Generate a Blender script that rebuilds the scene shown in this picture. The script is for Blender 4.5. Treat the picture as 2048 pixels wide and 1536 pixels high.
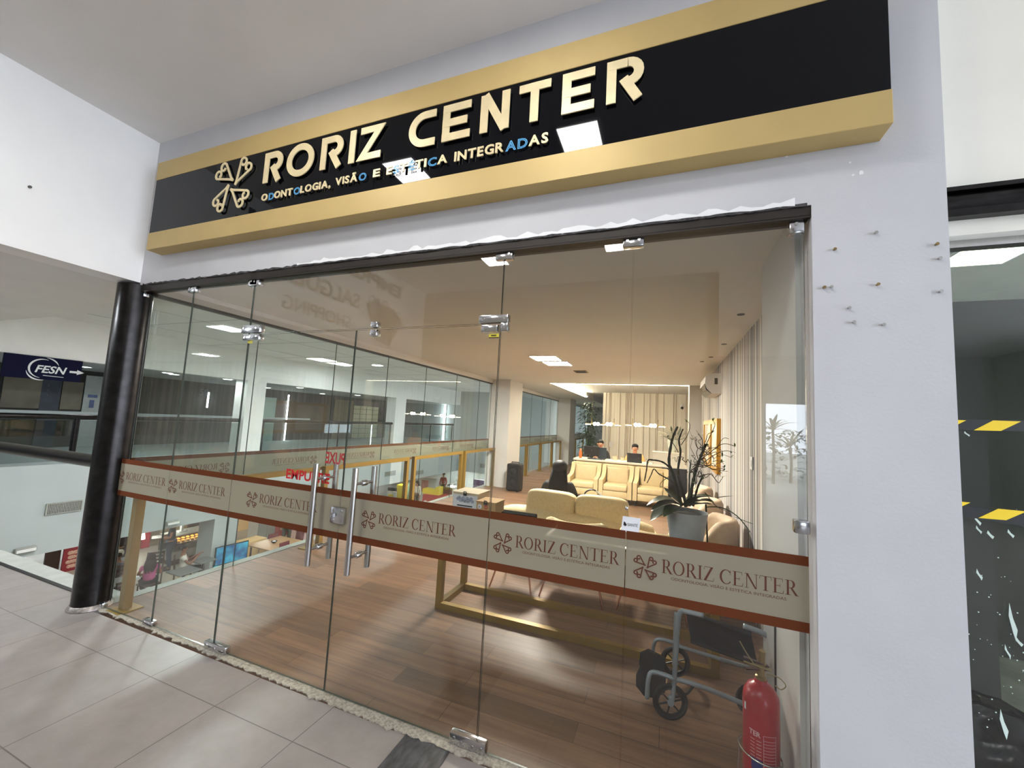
import bpy, bmesh, math, random
from mathutils import Vector, Matrix, Euler
random.seed(7)
PI = math.pi
R = math.radians
C = bpy.context.scene.collection
for o in list(bpy.data.objects): bpy.data.objects.remove(o)

# ---------------------------------------------------------------- camera
CAM_Z = 1.6
YAW, PITCH, ROLL, FPX = -0.36829418, 0.09162222, 0.0534952, 799.576
cy_, sy_, cp_, sp_, cr_, sr_ = math.cos(YAW), math.sin(YAW), math.cos(PITCH), math.sin(PITCH), math.cos(ROLL), math.sin(ROLL)
FWD = Vector((sy_*cp_, cy_*cp_, sp_))
RT0 = Vector((cy_, -sy_, 0)); UP0 = RT0.cross(FWD)
RT = cr_*RT0 + sr_*UP0; UPV = -sr_*RT0 + cr_*UP0
camd = bpy.data.cameras.new('camera'); cam = bpy.data.objects.new('camera', camd); C.objects.link(cam)
camd.sensor_fit = 'HORIZONTAL'; camd.sensor_width = 36.0; camd.lens = 36.0*FPX/2048.0
camd.clip_start = 0.05; camd.clip_end = 200
m = Matrix((RT, UPV, -FWD)).transposed().to_4x4(); m.translation = Vector((0, 0, CAM_Z)); cam.matrix_world = m
bpy.context.scene.camera = cam

# ---------------------------------------------------------------- world, view
sc = bpy.context.scene
w = bpy.data.worlds.new('world'); sc.world = w; w.use_nodes = True
bg = w.node_tree.nodes['Background']; bg.inputs[0].default_value = (0.80, 0.88, 1.0, 1); bg.inputs[1].default_value = 5.0
sc.view_settings.view_transform = 'Standard'; sc.view_settings.look = 'None'
sc.view_settings.gamma = 1.0; sc.view_settings.use_curve_mapping = False
sc.view_settings.exposure = 0.72
sc.cycles.transparent_max_bounces = 40; sc.cycles.max_bounces = 8; sc.cycles.diffuse_bounces = 4
sc.cycles.caustics_reflective = False; sc.cycles.caustics_refractive = False
sc.cycles.sample_clamp_indirect = 6.0
# how strongly the lamps shine (each lamp's glowing part is its own light)
E_PANEL = 43.0; E_SOFFIT = 170.0; E_ATRIUM_FILL = 360.0; E_SHOP = 240.0; E_COVE = 36.0; E_BULB = 70.0; E_GALLERY = 38.0; E_LED = 25.0; E_LOWER = 48.0

# ---------------------------------------------------------------- pixel helpers (positions read off the photograph)
def ray(x, y): return ((x-1024)*RT - (y-768)*UPV)/FPX + FWD
def onZ(x, y, v): d = ray(x, y); return Vector((0, 0, CAM_Z)) + d*((v-CAM_Z)/d.z)
def onY(x, y, v): d = ray(x, y); return Vector((0, 0, CAM_Z)) + d*(v/d.y)
def onX(x, y, v): d = ray(x, y); return Vector((0, 0, CAM_Z)) + d*(v/d.x)

# ---------------------------------------------------------------- materials
def lin(c):
    return tuple((v/12.92 if v <= .04045 else ((v+.055)/1.055)**2.4) for v in c)
def rgb(r, g, b): return lin((r/255., g/255., b/255.))
def newmat(name):
    M = bpy.data.materials.new(name); M.use_nodes = True; nt = M.node_tree; nt.nodes.clear()
    out = nt.nodes.new('ShaderNodeOutputMaterial'); return M, nt, out
def N(nt, t, **kw):
    n = nt.nodes.new(t)
    for k, v in kw.items():
        if k in n.inputs: n.inputs[k].default_value = v
        else: setattr(n, k, v)
    return n
def P(name, col, rough=.5, metal=0., var=.06, vs=6., bump=0., bs=60., spec=.5, coat=0., stretch=None):
    M, nt, out = newmat(name); L = nt.links.new
    b = N(nt, 'ShaderNodeBsdfPrincipled'); b.inputs['Roughness'].default_value = rough; b.inputs['Metallic'].default_value = metal
    b.inputs['Specular IOR Level'].default_value = spec; b.inputs['Coat Weight'].default_value = coat
    L(b.outputs[0], out.inputs[0])
    geo = N(nt, 'ShaderNodeNewGeometry'); vec = geo.outputs['Position']
    if stretch:
        mp = N(nt, 'ShaderNodeMapping'); mp.inputs['Scale'].default_value = stretch; L(vec, mp.inputs[0]); vec = mp.outputs[0]
    if var > 0:
        n = N(nt, 'ShaderNodeTexNoise'); n.inputs['Scale'].default_value = vs; n.inputs['Detail'].default_value = 5; L(vec, n.inputs['Vector'])
        mr = N(nt, 'ShaderNodeMapRange'); mr.inputs[1].default_value = .3; mr.inputs[2].default_value = .7
        mr.inputs[3].default_value = 1-var; mr.inputs[4].default_value = 1+var; L(n.outputs[0], mr.inputs[0])
        mx = N(nt, 'ShaderNodeVectorMath', operation='SCALE'); mx.inputs[0].default_value = col[:3]; L(mr.outputs[0], mx.inputs['Scale'])
        L(mx.outputs[0], b.inputs['Base Color'])
    else: b.inputs['Base Color'].default_value = (*col[:3], 1)
    if bump > 0:
        n2 = N(nt, 'ShaderNodeTexNoise'); n2.inputs['Scale'].default_value = bs; n2.inputs['Detail'].default_value = 3; L(vec, n2.inputs['Vector'])
        bp = N(nt, 'ShaderNodeBump'); bp.inputs['Strength'].default_value = bump; bp.inputs['Distance'].default_value = .01
        L(n2.outputs[0], bp.inputs['Height']); L(bp.outputs[0], b.inputs['Normal'])
    return M
def EM(name, col, s):
    M, nt, out = newmat(name); e = N(nt, 'ShaderNodeEmission'); e.inputs[0].default_value = (*col, 1); e.inputs[1].default_value = s
    nt.links.new(e.outputs[0], out.inputs[0]); return M
def GLASS(name, tint=(.95, .97, .955), f0=.04):
    M, nt, out = newmat(name); L = nt.links.new
    tr = N(nt, 'ShaderNodeBsdfTransparent'); tr.inputs[0].default_value = (*tint, 1)
    gl = N(nt, 'ShaderNodeBsdfGlossy'); gl.inputs['Roughness'].default_value = 0.0; gl.inputs[0].default_value = (1, 1, 1, 1)
    lw = N(nt, 'ShaderNodeLayerWeight'); lw.inputs[0].default_value = .5
    pw = N(nt, 'ShaderNodeMath', operation='POWER'); pw.inputs[1].default_value = 5; L(lw.outputs['Facing'], pw.inputs[0])
    ma = N(nt, 'ShaderNodeMath', operation='MULTIPLY_ADD'); ma.inputs[1].default_value = 1-f0; ma.inputs[2].default_value = f0; L(pw.outputs[0], ma.inputs[0])
    mx = N(nt, 'ShaderNodeMixShader'); L(ma.outputs[0], mx.inputs[0]); L(tr.outputs[0], mx.inputs[1]); L(gl.outputs[0], mx.inputs[2]); L(mx.outputs[0], out.inputs[0])
    return M
def FILM(name, col, trans=.12, lucent=.55):
    M, nt, out = newmat(name); L = nt.links.new
    d = N(nt, 'ShaderNodeBsdfDiffuse'); d.inputs[0].default_value = (*col, 1)
    t = N(nt, 'ShaderNodeBsdfTranslucent'); t.inputs[0].default_value = (*col, 1)
    tr = N(nt, 'ShaderNodeBsdfTransparent')
    a = N(nt, 'ShaderNodeMixShader'); a.inputs[0].default_value = lucent; L(d.outputs[0], a.inputs[1]); L(t.outputs[0], a.inputs[2])
    b = N(nt, 'ShaderNodeMixShader'); b.inputs[0].default_value = trans; L(a.outputs[0], b.inputs[1]); L(tr.outputs[0], b.inputs[2]); L(b.outputs[0], out.inputs[0])
    return M
def tile_mat():
    M, nt, out = newmat('grey porcelain tile'); L = nt.links.new
    b = N(nt, 'ShaderNodeBsdfPrincipled'); L(b.outputs[0], out.inputs[0])
    geo = N(nt, 'ShaderNodeNewGeometry'); mp = N(nt, 'ShaderNodeMapping'); mp.inputs['Location'].default_value = (2.78, -1.60, 0)
    L(geo.outputs['Position'], mp.inputs[0])
    br = N(nt, 'ShaderNodeTexBrick'); br.offset = 0.0; br.squash = 1.0
    br.inputs['Scale'].default_value = 1.0; br.inputs['Brick Width'].default_value = .5625; br.inputs['Row Height'].default_value = .5625
    br.inputs['Mortar Size'].default_value = .0028; br.inputs['Mortar Smooth'].default_value = .1; br.inputs['Bias'].default_value = 0
    br.inputs['Color1'].default_value = (*rgb(136, 127, 123), 1); br.inputs['Color2'].default_value = (*rgb(131, 123, 119), 1); br.inputs['Mortar'].default_value = (*rgb(92, 84, 80), 1)
    L(mp.outputs[0], br.inputs['Vector'])
    n = N(nt, 'ShaderNodeTexNoise'); n.inputs['Scale'].default_value = 5; n.inputs['Detail'].default_value = 8; n.inputs['Roughness'].default_value = .65; L(geo.outputs['Position'], n.inputs['Vector'])
    mr = N(nt, 'ShaderNodeMapRange'); mr.inputs[1].default_value = .3; mr.inputs[2].default_value = .7; mr.inputs[3].default_value = .86; mr.inputs[4].default_value = 1.12; L(n.outputs[0], mr.inputs[0])
    v = N(nt, 'ShaderNodeVectorMath', operation='SCALE'); L(br.outputs['Color'], v.inputs[0]); L(mr.outputs[0], v.inputs['Scale']); L(v.outputs[0], b.inputs['Base Color'])
    b.inputs['Roughness'].default_value = .42
    bp = N(nt, 'ShaderNodeBump'); bp.invert = True; bp.inputs['Strength'].default_value = .5; bp.inputs['Distance'].default_value = .002; L(br.outputs['Fac'], bp.inputs['Height']); L(bp.outputs[0], b.inputs['Normal'])
    return M
def wood_mat():
    M, nt, out = newmat('brown vinyl plank'); L = nt.links.new
    b = N(nt, 'ShaderNodeBsdfPrincipled'); L(b.outputs[0], out.inputs[0])
    geo = N(nt, 'ShaderNodeNewGeometry')
    br = N(nt, 'ShaderNodeTexBrick'); br.offset = .37; br.offset_frequency = 2; br.squash = 1
    br.inputs['Scale'].default_value = 1; br.inputs['Brick Width'].default_value = 1.1; br.inputs['Row Height'].default_value = .155
    br.inputs['Mortar Size'].default_value = .0015; br.inputs['Mortar Smooth'].default_value = .1; br.inputs['Bias'].default_value = .0
    br.inputs['Color1'].default_value = (*rgb(134, 102, 78), 1); br.inputs['Color2'].default_value = (*rgb(104, 79, 60), 1); br.inputs['Mortar'].default_value = (*rgb(74, 56, 44), 1)
    L(geo.outputs['Position'], br.inputs['Vector'])
    mp = N(nt, 'ShaderNodeMapping'); mp.inputs['Scale'].default_value = (1.6, 26, 1); L(geo.outputs['Position'], mp.inputs[0])
    n = N(nt, 'ShaderNodeTexNoise'); n.inputs['Scale'].default_value = 1.0; n.inputs['Detail'].default_value = 7; n.inputs['Roughness'].default_value = .62; L(mp.outputs[0], n.inputs['Vector'])
    mr = N(nt, 'ShaderNodeMapRange'); mr.inputs[1].default_value = .3; mr.inputs[2].default_value = .7; mr.inputs[3].default_value = .68; mr.inputs[4].default_value = 1.24; L(n.outputs[0], mr.inputs[0])
    v = N(nt, 'ShaderNodeVectorMath', operation='SCALE'); L(br.outputs['Color'], v.inputs[0]); L(mr.outputs[0], v.inputs['Scale']); L(v.outputs[0], b.inputs['Base Color'])
    b.inputs['Roughness'].default_value = .46; b.inputs['Specular IOR Level'].default_value = .3
    bp = N(nt, 'ShaderNodeBump'); bp.inputs['Strength'].default_value = .15; bp.inputs['Distance'].default_value = .004; L(n.outputs[0], bp.inputs['Height']); L(bp.outputs[0], b.inputs['Normal'])
    return M
def stripe_mat(name, axis, cols, scale, seed, rough=.6):
    # vertical stripes of irregular width along one axis
    M, nt, out = newmat(name); L = nt.links.new
    b = N(nt, 'ShaderNodeBsdfPrincipled'); b.inputs['Roughness'].default_value = rough; L(b.outputs[0], out.inputs[0])
    geo = N(nt, 'ShaderNodeNewGeometry'); sp = N(nt, 'ShaderNodeSeparateXYZ'); L(geo.outputs['Position'], sp.inputs[0])
    fr = N(nt, 'ShaderNodeMath', operation='MULTIPLY'); fr.inputs[1].default_value = scale; L(sp.outputs[axis], fr.inputs[0])
    f2 = N(nt, 'ShaderNodeMath', operation='FRACT'); L(fr.outputs[0], f2.inputs[0])
    cr = N(nt, 'ShaderNodeValToRGB'); cr.color_ramp.interpolation = 'CONSTANT'
    rnd = random.Random(seed); n = 26; els = cr.color_ramp.elements
    pos = 0; k = 0
    while len(els) > 1: els.remove(els[-1])
    els[0].position = 0; els[0].color = (*cols[0], 1)
    while pos < .965 and k < n:
        pos += rnd.choice([.012, .018, .03, .045, .06]); k += 1
        if pos >= 1: break
        e = els.new(pos); e.color = (*cols[k % len(cols)], 1)
    L(f2.outputs[0], cr.inputs[0]); L(cr.outputs[0], b.inputs['Base Color'])
    return M

WALL = P('white painted plaster', rgb(202, 202, 206), .75, var=.035, vs=3, bump=.05, bs=90)
WALL2 = P('cream painted plaster', rgb(242, 239, 228), .75, var=.03, vs=2.5)
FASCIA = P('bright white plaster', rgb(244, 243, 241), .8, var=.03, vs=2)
CEIL = P('grey white ceiling paint', rgb(236, 233, 230), .85, var=.03, vs=2)
CEIL_IN = P('warm white ceiling paint', rgb(222, 220, 214), .85, var=.02, vs=2)
SOFFIT = P('soffit paint', rgb(228, 227, 225), .85, var=.03, vs=2)
COLGREY = P('grey column paint', rgb(205, 203, 200), .7, var=.03, vs=3)
CONC = P('pale concrete', rgb(160, 161, 154), .8, var=.08, vs=9, bump=.1, bs=40)
MORTAR = P('rough mortar', rgb(164, 156, 142), .95, var=.35, vs=70, bump=.9, bs=120)
GRANITE = P('black granite', rgb(58, 58, 62), .35, var=.75, vs=38, stretch=(1, .35, 1))
TILE = tile_mat(); WOOD = wood_mat()
WALLPAPER = stripe_mat('grey striped wallpaper', 'Y', [rgb(204, 198, 190), rgb(118, 115, 117), rgb(210, 204, 196), rgb(84, 85, 92), rgb(188, 180, 172), rgb(122, 118, 120)], .8, 3)
BACKPANEL = stripe_mat('cream panel with fine grooves', 'X', [rgb(238, 231, 216), rgb(234, 227, 211), rgb(240, 233, 219)], 1.0, 5)
GOLD = P('satin gold sign paint', rgb(196, 170, 112), .5, metal=.2, var=.05, vs=4)
GOLD_RAIL = P('gold painted steel', rgb(140, 112, 46), .4, metal=.3, var=.05)
LETTER = P('pale gold letter', rgb(226, 208, 164), .4, metal=.15, var=.08, vs=14)
BLUE = P('blue glue outline', rgb(92, 172, 226), .6, var=0)
GLOSSBLACK = P('gloss black acrylic', rgb(7, 8, 13), .03, var=0, spec=.22)
BLACK = P('black plastic', rgb(20, 20, 22), .45, var=.05)
MATTBLACK = P('matt black board', rgb(18, 18, 19), .95, var=0, spec=.02)
BLACKSTEEL = P('black lacquered steel', rgb(46, 44, 44), .28, metal=.9, var=.3, vs=14, bump=.03, bs=50)
DARKPROF = P('dark bronze profile', rgb(46, 40, 36), .5, metal=.3, var=.15)
CHROME = P('brushed chrome', rgb(205, 206, 210), .16, metal=1., var=.03)
STEEL = P('satin stainless steel', rgb(190, 188, 186), .24, metal=1., var=.04, stretch=(20, 20, 1))
PANE = GLASS('clear glass', (.955, .97, .96), .048); PANE2 = GLASS('far clear glass', (.93, .965, .955)); PANEDARK = GLASS('smoked glass', (.16, .15, .14), .045)
PANEGREY = GLASS('grey gallery glass', (.72, .76, .75))
EDGE = P('dark glass edge', rgb(60, 70, 64), .2, var=0)
FROST = FILM('frosted film', rgb(178, 173, 158), .12, .5)
BROWNFILM = FILM('brown film stripe', rgb(118, 68, 46), .03, .3)
BROWNINK = P('brown film lettering', rgb(92, 48, 36), .6, var=0)
RED = P('red vinyl', rgb(196, 22, 34), .5, var=0)
WHITE = P('white plastic', rgb(236, 236, 236), .4, var=.02)
PAPER = P('white paper', rgb(232, 234, 240), .8, var=.02)
CREAM = P('cream boucle', rgb(222, 202, 158), .9, var=.08, vs=40, bump=.35, bs=170)
CREAMLEATHER = P('cream leatherette', rgb(196, 175, 132), .55, var=.05, vs=14, bump=.1, bs=60)
ROSEGOLD = P('rose gold metal', rgb(200, 140, 112), .25, metal=.9, var=.03)
PINKBEIGE = P('beige velvet', rgb(208, 184, 158), .85, var=.07, vs=20, bump=.2, bs=120)
POT = P('pale grey glazed pot', rgb(196, 202, 208), .3, var=.12, vs=9)
SOIL = P('dark soil', rgb(28, 24, 18), .95, var=.3, vs=60, bump=.6, bs=60)
BARK = P('dark twisted bark', rgb(44, 46, 30), .8, var=.25, vs=40)
TWIG = P('brown curly twig', rgb(74, 62, 48), .8, var=.2, vs=40)
LEAF = P('dark green leaf', rgb(42, 66, 38), .4, var=.25, vs=22)
LEAF2 = P('light green leaf', rgb(104, 128, 70), .5, var=.15, vs=22)
PAMPAS = P('pale dried grass', rgb(206, 200, 178), .9, var=.1, vs=30)
CARD = P('brown cardboard', rgb(196, 160, 112), .85, var=.06)
LIGHTBOARD = P('pale chipboard lid', rgb(214, 200, 172), .8, var=.05)
GREYTUBE = P('grey blue painted tube', rgb(150, 160, 168), .35, metal=.3, var=.1, vs=12)
BLACKCLOTH = P('black nylon cloth', rgb(34, 34, 38), .8, var=.12, vs=25, bump=.1)
RUBBER = P('black rubber', rgb(24, 24, 25), .75, var=.1)
EXTRED = P('red extinguisher paint', rgb(172, 18, 36), .3, var=.05, coat=.4)
BRASS = P('worn brass', rgb(150, 128, 88), .35, metal=.9, var=.1)
DESKWHITE = P('white stone counter', rgb(236, 228, 210), .35, var=.03)
DESKDARK = P('charcoal panel', rgb(44, 46, 54), .5, var=.05)
ORANGE = P('orange plastic', rgb(240, 110, 40), .4, var=0)
NAVY = P('navy sign board', rgb(9, 9, 44), .7, var=.03, spec=.15)
SIGNWHITE = P('white sign vinyl', rgb(226, 228, 232), .5, var=0)
GREYLETTER = P('grey lettering', rgb(92, 88, 82), .6, var=0)
YELLOW = P('hazard yellow', rgb(250, 214, 30), .5, var=0)
BAGBLACK = P('black bin bag', rgb(16, 16, 18), .22, var=.1, bump=.5, bs=16)
STICKYEL = P('yellow sticker', rgb(220, 208, 70), .6, var=0)
PAINTSPLAT = P('pale paint splash', rgb(206, 222, 212), .7, var=.05)
PHOTOART = P('pale print with brown wash', rgb(216, 206, 186), .6, var=.3, vs=3)
FRAMEGOLD = P('gold picture frame', rgb(188, 138, 44), .35, metal=.5, var=.08)
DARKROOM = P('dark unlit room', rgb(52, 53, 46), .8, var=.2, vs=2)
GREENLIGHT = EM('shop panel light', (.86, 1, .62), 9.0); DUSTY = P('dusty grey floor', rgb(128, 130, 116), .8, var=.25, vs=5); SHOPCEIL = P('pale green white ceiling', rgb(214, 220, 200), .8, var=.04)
BACKWALL = P('cream wall behind', rgb(152, 147, 138), .75, var=.03)
DARKSHOP = P('dim shop interior', rgb(54, 54, 50), .8, var=.3, vs=1.2)
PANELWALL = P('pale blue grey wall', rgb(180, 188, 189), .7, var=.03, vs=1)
LOWFLOOR = P('pale food court floor', rgb(176, 172, 160), .35, var=.1, vs=2)
DARKWOOD = P('dark brown wood', rgb(62, 46, 38), .5, var=.2, vs=6)
WARMWOOD = P('light wood top', rgb(190, 146, 104), .4, var=.1, vs=6, stretch=(1, 8, 1))
REDWALL = P('red shop wall', rgb(176, 34, 46), .6, var=.06)
YELLOWBOX = P('yellow panel', rgb(226, 204, 36), .5, var=.05)
PURPLE = P('purple label', rgb(104, 84, 140), .6, var=.2, vs=8)
WARMWALL = P('warm cream shop wall', rgb(240, 200, 140), .7, var=.04)
GREYWALL = P('dim grey partition', rgb(150, 150, 148), .8, var=.1)
BROWNPANEL = P('brown wall panel', rgb(84, 70, 62), .7, var=.15, vs=4)
SKIN1 = P('tan skin', rgb(196, 142, 112), .6, var=.04); SKIN2 = P('light brown skin', rgb(176, 122, 94), .6, var=.04); SKIN3 = P('brown skin', rgb(138, 92, 70), .6, var=.04)
HAIRB = P('black hair', rgb(20, 16, 16), .6, var=.2, vs=60, stretch=(12, 12, 1), spec=.2)
EYEW = P('eye white', rgb(230, 226, 220), .4, var=0); LIPS = P('lip', rgb(150, 76, 70), .5, var=0)
CLOTH = {k: P(k+' cloth', c, .85, var=.08, vs=14) for k, c in dict(black=rgb(24, 23, 27), orange=rgb(232, 160, 96), navy=rgb(44, 54, 66), pink=rgb(196, 88, 140), white=rgb(226, 220, 208), grey=rgb(72, 74, 78), denim=rgb(66, 82, 104), red=rgb(158, 40, 44), khaki=rgb(132, 122, 98), darkgreen=rgb(56, 62, 52)).items()}
EM_PANEL = EM('white panel light', (1, .985, .95), E_PANEL); EM_SOFF = EM('cool panel light', (.86, .95, 1), E_SOFFIT); EM_ATR_FILL = EM('added atrium fill light', (.97, 1, 1), E_ATRIUM_FILL)  # the atrium material serves only the unseen added fill lights
EM_SHOP = EM('warm panel light', (1, .93, .82), E_SHOP); EM_COVE = EM('warm cove strip', (1, .85, .62), E_COVE); EM_BULB = EM('warm bulb', (1, .84, .62), E_BULB)
EM_ATR2 = EM('visible atrium round light', (.97, 1, 1), 60.0); EM_LAMP = EM('lamp shade glow', (1, .97, .9), 4.0)
EM_GAL = EM('gallery spot', (.95, 1, .96), E_GALLERY); EM_LED = EM('white led tube', (.92, .97, 1), E_LED); EM_LOW = EM('food court lamp', (1, .93, .82), E_LOWER)
EM_LOW_FILL = EM('far kiosk lamp', (1, .97, .92), 170.0)  # strong unseen fill added to brighten the far lower wall
EM_ORANGE = EM('orange lit strip', (1, .42, .08), 2.2); EM_FOOD = EM('warm cabinet light', (1, .72, .38), 5); EM_SCREEN = EM('small cyan screen', (.05, .75, .85), 1.2)

# ---------------------------------------------------------------- mesh helpers
ORG = {}
class MB:
    def __init__(s): s.bm = bmesh.new(); s.mi = 0
    def face(s, vs):
        try:
            f = s.bm.faces.new(vs); f.material_index = s.mi; return f
        except ValueError: return None
    def quad(s, *p): return s.face([s.bm.verts.new(Vector(q)) for q in p])
    def box(s, x0, x1, y0, y1, z0, z1, bev=0, seg=2):
        return s.obox(((x0+x1)/2, (y0+y1)/2, (z0+z1)/2), (abs(x1-x0), abs(y1-y0), abs(z1-z0)), None, bev, seg)
    def obox(s, c, size, rot=None, bev=0, seg=2):
        M = Matrix.Translation(Vector(c)) @ (rot.to_matrix().to_4x4() if isinstance(rot, Euler) else (rot or Matrix())) @ Matrix.Diagonal((*size, 1))
        if bev > 0:
            t = bmesh.new(); bmesh.ops.create_cube(t, size=1.0, matrix=Matrix.Diagonal((*size, 1)))
            bmesh.ops.bevel(t, geom=t.edges[:], offset=bev, segments=seg, profile=.5, affect='EDGES')
            M2 = Matrix.Translation(Vector(c)) @ (rot.to_matrix().to_4x4() if isinstance(rot, Euler) else (rot or Matrix()))
            s.merge(t, M2); t.free()
        else:
            g = bmesh.ops.create_cube(s.bm, size=1.0, matrix=M)
            for v in g['verts']:
                for f in v.link_faces: f.material_index = s.mi
        return s
    def merge(s, t, M=Matrix()):
        mp = {v: s.bm.verts.new(M @ v.co) for v in t.verts}
        for f in t.faces: s.face([mp[v] for v in f.verts])
        return s
    def raw(s, verts, faces, M=Matrix()):
        vs = [s.bm.verts.new(M @ Vector(v)) for v in verts]
        for f in faces: s.face([vs[i] for i in f])
        return s
    def tube(s, pts, r, n=8, cap=True, flat=None):
        pts = [Vector(p) for p in pts]; rings = []
        rs = r if isinstance(r, (list, tuple)) else [r]*len(pts)
        prev = None
        for i, p in enumerate(pts):
            d = (pts[min(i+1, len(pts)-1)]-pts[max(i-1, 0)])
            if d.length < 1e-9: d = Vector((0, 0, 1))
            d.normalize()
            if prev is None:
                a = Vector((0, 0, 1)) if abs(d.z) < .9 else Vector((1, 0, 0)); u = d.cross(a).normalized()
            else:
                u = (prev - d*prev.dot(d)); u = u.normalized() if u.length > 1e-6 else d.orthogonal().normalized()
            prev = u; v = d.cross(u)
            rings.append([s.bm.verts.new(p + (u*math.cos(2*PI*k/n)+v*math.sin(2*PI*k/n))*rs[i]) for k in range(n)])
        for a, b in zip(rings, rings[1:]):
            for k in range(n): s.face([a[k], a[(k+1) % n], b[(k+1) % n], b[k]])
        if cap: s.face(rings[0][::-1]); s.face(rings[-1])
        return s
    def cyl(s, p0, p1, r, n=16): return s.tube([p0, p1], r, n)
    def lathe(s, prof, c=(0, 0, 0), n=24, sx=1, sy=1, M=Matrix()):
        c = Vector(c); rings = []
        for r, z in prof:
            if r < 1e-6: rings.append([s.bm.verts.new(M @ (c+Vector((0, 0, z))))])
            else: rings.append([s.bm.verts.new(M @ (c+Vector((r*sx*math.cos(2*PI*k/n), r*sy*math.sin(2*PI*k/n), z)))) for k in range(n)])
        for a, b in zip(rings, rings[1:]):
            for k in range(n):
                k2 = (k+1) % n
                if len(a) == 1 and len(b) == 1: continue
                if len(a) == 1: s.face([a[0], b[k2], b[k]])
                elif len(b) == 1: s.face([a[k], a[k2], b[0]])
                else: s.face([a[k], a[k2], b[k2], b[k]])
        return s
    def ell(s, c, r, n=14, m=9, e=1.0, e2=1.0, M=None):
        # (super)ellipsoid; e<1 gives puffy boxes
        c = Vector(c); rings = []
        f = lambda t, p: math.copysign(abs(t)**p, t)
        for i in range(m+1):
            th = -PI/2+PI*i/m; row = []
            for k in range(1 if i in (0, m) else n):
                ph = 2*PI*k/n
                q = Vector((r[0]*f(math.cos(th), e)*f(math.cos(ph), e2), r[1]*f(math.cos(th), e)*f(math.sin(ph), e2), r[2]*f(math.sin(th), e)))
                row.append(s.bm.verts.new(c + ((M @ q) if M else q)))
            rings.append(row)
        for a, b in zip(rings, rings[1:]):
            for k in range(n):
                k2 = (k+1) % n
                if len(a) == 1: s.face([a[0], b[k2], b[k]])
                elif len(b) == 1: s.face([a[k], a[k2], b[0]])
                else: s.face([a[k], a[k2], b[k2], b[k]])
        return s
    def prism(s, poly, depth, F):
        # poly: 2-D points; F(u, v, d) -> 3-D point
        a = [s.bm.verts.new(F(u, v, 0)) for u, v in poly]; s.face(a)
        if depth:
            b = [s.bm.verts.new(F(u, v, depth)) for u, v in poly]; s.face(b[::-1])
            n = len(poly)
            for k in range(n): s.face([a[k], b[k], b[(k+1) % n], a[(k+1) % n]])
        return s
    def ribbon(s, pts, wd, depth, F, closed=False):
        pts = [Vector((p[0], p[1])) for p in pts]; n = len(pts); L, Rr = [], []
        for i, p in enumerate(pts):
            a = pts[(i-1) % n] if (closed or i > 0) else p; b = pts[(i+1) % n] if (closed or i < n-1) else p
            d1 = (p-a); d2 = (b-p)
            d1 = d1.normalized() if d1.length > 1e-9 else d2.normalized(); d2 = d2.normalized() if d2.length > 1e-9 else d1
            t = (d1+d2); t = t.normalized() if t.length > 1e-6 else d1
            nn = Vector((-t.y, t.x)); k = 1/max(.5, nn.dot(Vector((-d1.y, d1.x))))
            h = (wd[i] if isinstance(wd, (list, tuple)) else wd)/2*k
            L.append(p+nn*h); Rr.append(p-nn*h)
        rng = range(n) if closed else range(n-1)
        for i in rng:
            j = (i+1) % n
            q = [L[i], Rr[i], Rr[j], L[j]]
            f0 = [s.bm.verts.new(F(v.x, v.y, 0)) for v in q]; s.face(f0)
            if depth:
                f1 = [s.bm.verts.new(F(v.x, v.y, depth)) for v in q]; s.face(f1[::-1])
                for a, b in ((0, 3), (1, 2)) : s.face([f0[a], f1[a], f1[b], f0[b]])
                if not closed and i == 0: s.face([f0[0], f1[0], f1[1], f0[1]])
                if not closed and i == n-2: s.face([f0[3], f1[3], f1[2], f0[2]])
        return s
    def sweep(s, prof, path, n_up=Vector((0, 0, 1)), cap=True, scale=None):
        # prof: list of (side, up); path: 3-D points; side is to the left of travel
        rings = []; path = [Vector(p) for p in path]
        for i, p in enumerate(path):
            d = (path[min(i+1, len(path)-1)]-path[max(i-1, 0)]).normalized(); sd = n_up.cross(d).normalized()
            k = scale[i] if scale else (1, 1)
            rings.append([s.bm.verts.new(p+sd*a*k[0]+n_up*b*k[1]) for a, b in prof])
        n = len(prof)
        for a, b in zip(rings, rings[1:]):
            for k in range(n): s.face([a[k], a[(k+1) % n], b[(k+1) % n], b[k]])
        if cap: s.face(rings[0][::-1]); s.face(rings[-1])
        return s
    def build(s, name, mat, parent=None, smooth=False, ang=35, world=True, recalc=True):
        bm = s.bm
        if recalc: bmesh.ops.recalc_face_normals(bm, faces=bm.faces[:])
        me = bpy.data.meshes.new(name)
        if parent is not None and world:
            og = ORG.get(parent.name, Vector((0, 0, 0)))
            bmesh.ops.translate(bm, verts=bm.verts[:], vec=-og)
        bm.to_mesh(me); bm.free()
        for q in (mat if isinstance(mat, (list, tuple)) else [mat]): me.materials.append(q)
        if smooth:
            for p in me.polygons: p.use_smooth = True
            me.set_sharp_from_angle(angle=R(ang))
        o = bpy.data.objects.new(name, me); C.objects.link(o)
        if parent is not None:
            o.parent = parent; ORG[o.name] = ORG.get(parent.name, Vector((0, 0, 0))) if world else Vector((0, 0, 0))
        return o
def tag(o, label, cat, group=None):
    o['label'] = label; o['category'] = cat
    if group: o['group'] = group
    return o
def thing(name, label, cat, loc=(0, 0, 0), rz=0, group=None):
    o = bpy.data.objects.new(name, None); C.objects.link(o); o.location = loc; o.rotation_euler = (0, 0, rz); o.empty_display_size = .1
    ORG[o.name] = Vector(loc); tag(o, label, cat, group); return o
def struct(name, mb, mat, label=None, smooth=False):
    o = mb.build(name, mat, None, smooth); o['kind'] = 'structure'
    if label: o['label'] = label
    return o
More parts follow.
